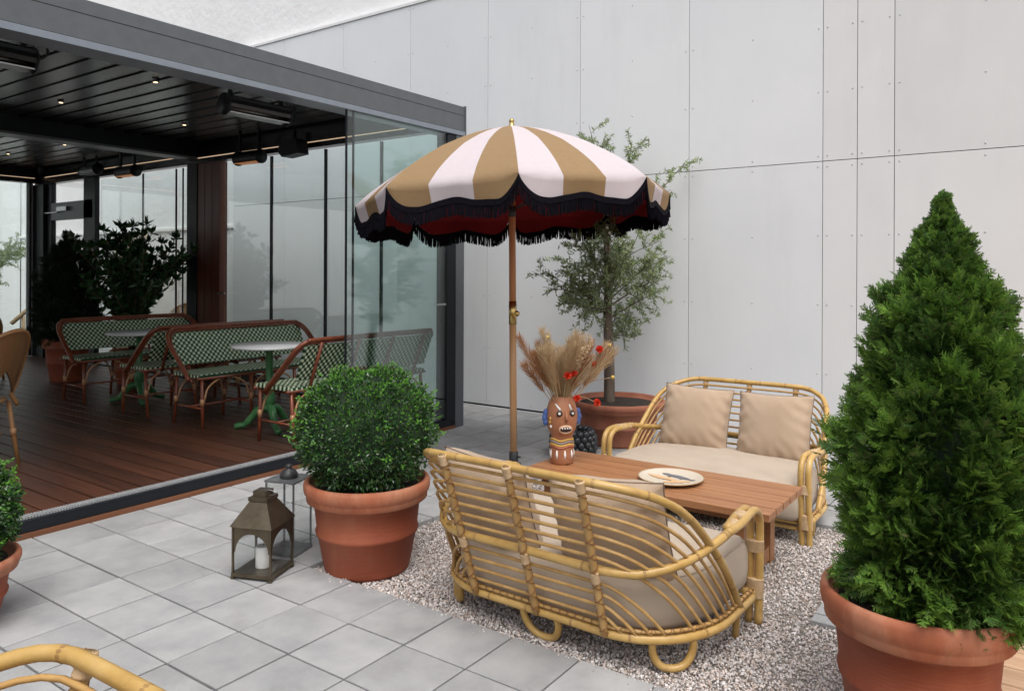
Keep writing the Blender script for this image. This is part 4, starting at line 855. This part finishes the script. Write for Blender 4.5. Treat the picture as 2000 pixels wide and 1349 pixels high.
# ------------------------------------------------------------------ bistro benches and tables
BL = 1.54
def make_bench(label):
    t = thing('woven_bench', label, 'bench', group='green woven bistro benches')
    SZ, TZb = .455, .81
    # local: x forward, seat front x = 0, y along the bench
    prof = lambda z: -.385-.165*(z-.40)/(.81-.40)
    V = []; F = []; ny, nz = 24, 6
    for a in range(nz+1):
        z = .50+(.775-.50)*a/nz
        for b in range(ny+1): V.append((prof(z), .055+(BL-.11)*b/ny, z))
    for a in range(nz):
        for b in range(ny): q = (a*(ny+1)+b, a*(ny+1)+b+1, (a+1)*(ny+1)+b+1, (a+1)*(ny+1)+b); F.append(q)
    V2 = [(x-.014, y, z) for x, y, z in V]; n = len(V); V += V2; F += [tuple(i+n for i in f[::-1]) for f in F]
    mb = MB(); mb.add(V, F, 'weave_back', True); mb.build('backrest', t)
    hf = [(-.13, .0, .40), (-.27, .0, .53), (-.41, .0, .66), (-.47, .008, .725), (-.515, .035, .775), (-.54, .085, .804), (-.552, .15, .813)]
    fr = hf+[(-.555, BL/2, .816)]+[(x, BL-y, z) for x, y, z in hf[::-1]]
    P = catmull(fr, 5); MB().tube(P, .016, 8, 'cane_red').build('back_frame', t); MB().tube([p+Vector((.012, .024 if p.y < BL/2 else -.024, -.022)) for p in P], .012, 8, 'cane_red').build('inner_frame', t)
    for yy in [BL*(k+.5)/4 for k in range(4)]: MB().tube([(prof(.40)-.03, yy, .40), (prof(.60)-.03, yy, .60), (prof(.79)-.03, yy, .79)], .014, 6, 'cane_red').build('back_stay', t)
    MB().box((-.41, .02, SZ-.03), (0, BL-.02, SZ), 'weave_seat', bev=.008).build('seat', t)
    MB().tube([(-.008, .0, SZ-.035), (-.008, BL, SZ-.035)], .013, 8, 'cane_red').build('seat_rail', t); MB().tube([(-.40, .0, SZ-.035), (-.40, BL, SZ-.035)], .013, 8, 'cane_red').build('seat_rail', t)
    ys = [.05, .53, 1.01, BL-.05]
    for yy in ys:
        for x, sl in ((-.02, .015), (-.39, -.05)):
            lg = MB().tube([(x, yy, SZ-.03), (x+sl*.4, yy, .2), (x+sl, yy, 0)], [.0155, .0145, .0135], 8, 'cane_red').build('leg', t)
            MB().tube([(x+sl*.35, yy, .19), (x+sl*.4, yy, .245)], .0185, 8, 'cane_tan').build('binding', lg)
            for sg in (-1, 1):
                if .0 < yy+sg*.2 < BL: MB().tube(catmull([(x+sl*.35, yy+sg*.014, .215), (x+sl*.2, yy+sg*.06, .34), (x, yy+sg*.18, SZ-.045)], 4), .0085, 6, 'cane_tan').build('brace', lg)
        MB().tube([(-.02, yy, .165), (-.405, yy, .165)], .010, 6, 'cane_red').build('stretcher', t)
    MB().tube([(-.21, .05, .165), (-.21, BL-.05, .165)], .010, 6, 'cane_red').build('stretcher', t)
    return t
be = make_bench('green woven bench facing the opening in the middle of the deck, marble table before it')
be.location = (-5.83, 3.69, DZ)
for lab, x, f in (('green woven bench standing back to back behind the middle bench', -7.13, -1), ('green woven bench farthest back, in front of the dark plants', -7.86, 1), ('green woven bench seen from behind through the glass beside the boxwood', -5.08, -1)):
    b = copy_tree(be); b['label'] = lab; b.location = (x, 3.69+(BL if f < 0 else 0), DZ); b.rotation_euler.z = 0 if f > 0 else PI
def make_table(label, loc):
    t = thing('bistro_table', label, 'table', loc, 0, 'round marble bistro tables')
    MB().lathe([(.285, .690), (.31, .694), (.312, .704), (.308, .715), (.001, .716)], 48, 'marble').build('table_top', t)
    MB().lathe([(.10, .674), (.09, .689)], 16, 'green_iron').lathe([(.034, .16), (.048, .17), (.050, .19), (.036, .205), (.046, .225), (.050, .27), (.040, .315), (.034, .33), (.038, .345), (.030, .36), (.030, .66), (.036, .674)], 20, 'green_iron').build('column', t)
    for k in range(3):
        a = k*2*PI/3+R(218); d = Vector((math.cos(a), math.sin(a), 0))
        MB().tube(catmull([d*.02+ez*.185, d*.09+ez*.165, d*.15+ez*.10, d*.20+ez*.045, d*.255+ez*.035, d*.285+ez*.024], 5), [.034]*8+[.030]*6+[.024]*6+[.026]*4+[.022]*2, 10, 'green_iron').build('foot', t)
    return t
make_table('round white marble table on a green cast iron foot behind the boxwood', (-5.36, 4.05, DZ)); make_table('round marble table farther back between two green benches', (-7.50, 4.10, DZ))

# ------------------------------------------------------------------ rattan chairs
def make_chair(label, loc, rz):
    t = thing('cane_chair', label, 'chair', loc, rz, 'cane chairs')
    # local: faces +x, back at x<0
    V = []; F = []; n = 20; m = 10
    out = [(math.cos(a)*.235, .66+math.sin(a)*.27) for a in np.linspace(-.75, PI+.75, 24)]
    mb = MB(); bx = lambda y, z: -.22-.16*(z-.45)/.45+.10*(y/.235)**2
    for a in range(n+1):
        for b in range(m+1):
            th_ = -.75+(PI+1.5)*a/n; rr2 = b/m; y_, z_ = math.cos(th_)*.23*rr2, .66+math.sin(th_)*.265*rr2; V.append((bx(y_, z_), y_, z_))
    for a in range(n):
        for b in range(m): F.append((a*(m+1)+b, a*(m+1)+b+1, (a+1)*(m+1)+b+1, (a+1)*(m+1)+b))
    nn = len(V); V += [(x-.012, y, z) for x, y, z in V]; F += [tuple(i+nn for i in f[::-1]) for f in F]
    mb.add(V, F, 'chair_weave', True); mb.build('backrest', t)
    P = [(bx(y_, z_)-.005, y_, z_) for y_, z_ in out]; P = [(-.19, .215, .40)]+P+[(-.19, -.215, .40)]
    MB().tube(catmull(P, 3), .015, 8, 'cane_chair').build('back_frame', t)
    MB().lathe([(.001, .425), (.20, .428), (.225, .44), (.225, .452), (.20, .46), (.001, .456)], 28, 'cane_chair').build('seat', t)
    for sx, sy in ((.16, .16), (.16, -.16), (-.16, .17), (-.16, -.17)):
        lg = MB().tube([(sx, sy, .43), (sx*1.15, sy*1.1, .2), (sx*1.3, sy*1.2, 0)], [.016, .015, .014], 8, 'cane_chair').build('leg', t); MB().tube([(sx*1.15, sy*1.1, .19), (sx*1.14, sy*1.09, .24)], .019, 8, 'cane_tan').build('binding', lg)
    MB().tube([(.185*math.cos(a), .185*math.sin(a), .21) for a in np.linspace(0, 2*PI, 17)[:-1]], .010, 6, 'cane_chair', closed=True).build('ring_stretcher', t)
    return t
ch = make_chair('brown cane chair with woven back cut off at the left edge', (-5.93, 2.06, DZ), R(205))
c2 = copy_tree(ch); c2['label'] = 'brown cane chair farther back at the left edge beyond the first chair'; c2.location = (-10.3, 3.72, DZ); c2.rotation_euler.z = R(150)

# ------------------------------------------------------------------ plants inside and beyond the glass
lp = ony(258, 600, 4.75)
pot('terracotta_pot', 'terracotta pot on the deck under the laurel bush', (lp.x, lp.y, DZ), .24, .40)
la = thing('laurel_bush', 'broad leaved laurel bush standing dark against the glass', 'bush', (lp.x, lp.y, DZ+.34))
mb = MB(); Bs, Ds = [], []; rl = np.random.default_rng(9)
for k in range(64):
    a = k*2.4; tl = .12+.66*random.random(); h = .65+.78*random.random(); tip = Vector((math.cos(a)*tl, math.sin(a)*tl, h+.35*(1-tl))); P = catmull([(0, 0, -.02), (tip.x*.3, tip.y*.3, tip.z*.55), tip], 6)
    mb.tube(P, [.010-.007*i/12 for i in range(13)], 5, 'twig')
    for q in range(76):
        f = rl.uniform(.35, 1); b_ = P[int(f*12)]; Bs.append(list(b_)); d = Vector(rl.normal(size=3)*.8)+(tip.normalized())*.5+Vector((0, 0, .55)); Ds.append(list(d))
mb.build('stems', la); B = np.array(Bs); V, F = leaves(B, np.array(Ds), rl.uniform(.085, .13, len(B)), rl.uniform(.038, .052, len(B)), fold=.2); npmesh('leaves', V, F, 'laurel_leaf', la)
ip = onz(92, 748, DZ)
pot('terracotta_pot', 'dark terracotta pot on the deck left of the farthest bench', (ip.x-.05, ip.y+.25, DZ), .28, .52)
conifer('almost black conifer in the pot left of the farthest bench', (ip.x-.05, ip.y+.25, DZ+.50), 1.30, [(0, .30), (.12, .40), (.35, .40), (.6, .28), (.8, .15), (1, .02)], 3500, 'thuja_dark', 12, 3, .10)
# things outside, beyond the glass
ho = onz(30, 668, 0); fo = onx(-25, 520, -14.4)
olive('grey olive tree outside beyond the left glass', (fo.x, fo.y, .2), [(0, 0, -.3), (0, 0, .5), (.05, .0, 1.2), (0, .1, 1.9)], [((0, 0, .8+.2*(k % 4)), (.55*math.cos(k*2.4), .75*math.sin(k*2.4), 1.0+.75*((k*.618) % 1)), .26, 14) for k in range(16)], 0, 31, .05)
pt_ = pot('terracotta_pot', 'terracotta pot outside beyond the left glass', (fo.x, fo.y, -.1), .3, .4)
hr = thing('stair_handrail', 'pale timber stair handrail outside beyond the left glass', 'handrail', (-14.0, 0, 0))
a_, b_ = onx(22, 632, -14.0), onx(85, 572, -14.0); c_ = onx(33, 655, -14)
MB().tube([(0, a_.y, a_.z), (0, b_.y+.3, b_.z+.22)], .035, 6, 'rail_wood').build('rail', hr); MB().tube([(0, a_.y+.18, -.1), (0, a_.y+.18, a_.z+.12)], .03, 6, 'rail_wood').build('post', hr); MB().tube([(0, b_.y+.2, -.1), (0, b_.y+.2, b_.z+.1)], .03, 6, 'rail_wood').build('post', hr)
sc_ = thing('timber_screen', 'orange timber plank screen outside behind the laurel bush', 'screen', (-11.3, 6.0, 0))
for k in range(6): MB().box((-.42+k*.155, -.02, -.1), (-.42+k*.155+.145, .02, 1.95), 'rail_wood', bev=.004).build('plank', sc_)
MB().box((-.46, .021, .5), (.54, .05, .6), 'rail_wood').build('batten', sc_); MB().box((-.46, .021, 1.5), (.54, .05, 1.6), 'rail_wood').build('batten', sc_)
c3 = copy_tree(ch); c3['label'] = 'pale cane chair outside behind the glass right of the laurel'; q3 = ony(338, 620, 6.0); c3.location = (q3.x, 6.0, .0); c3.rotation_euler.z = R(-60); c3['group'] = 'cane chairs'
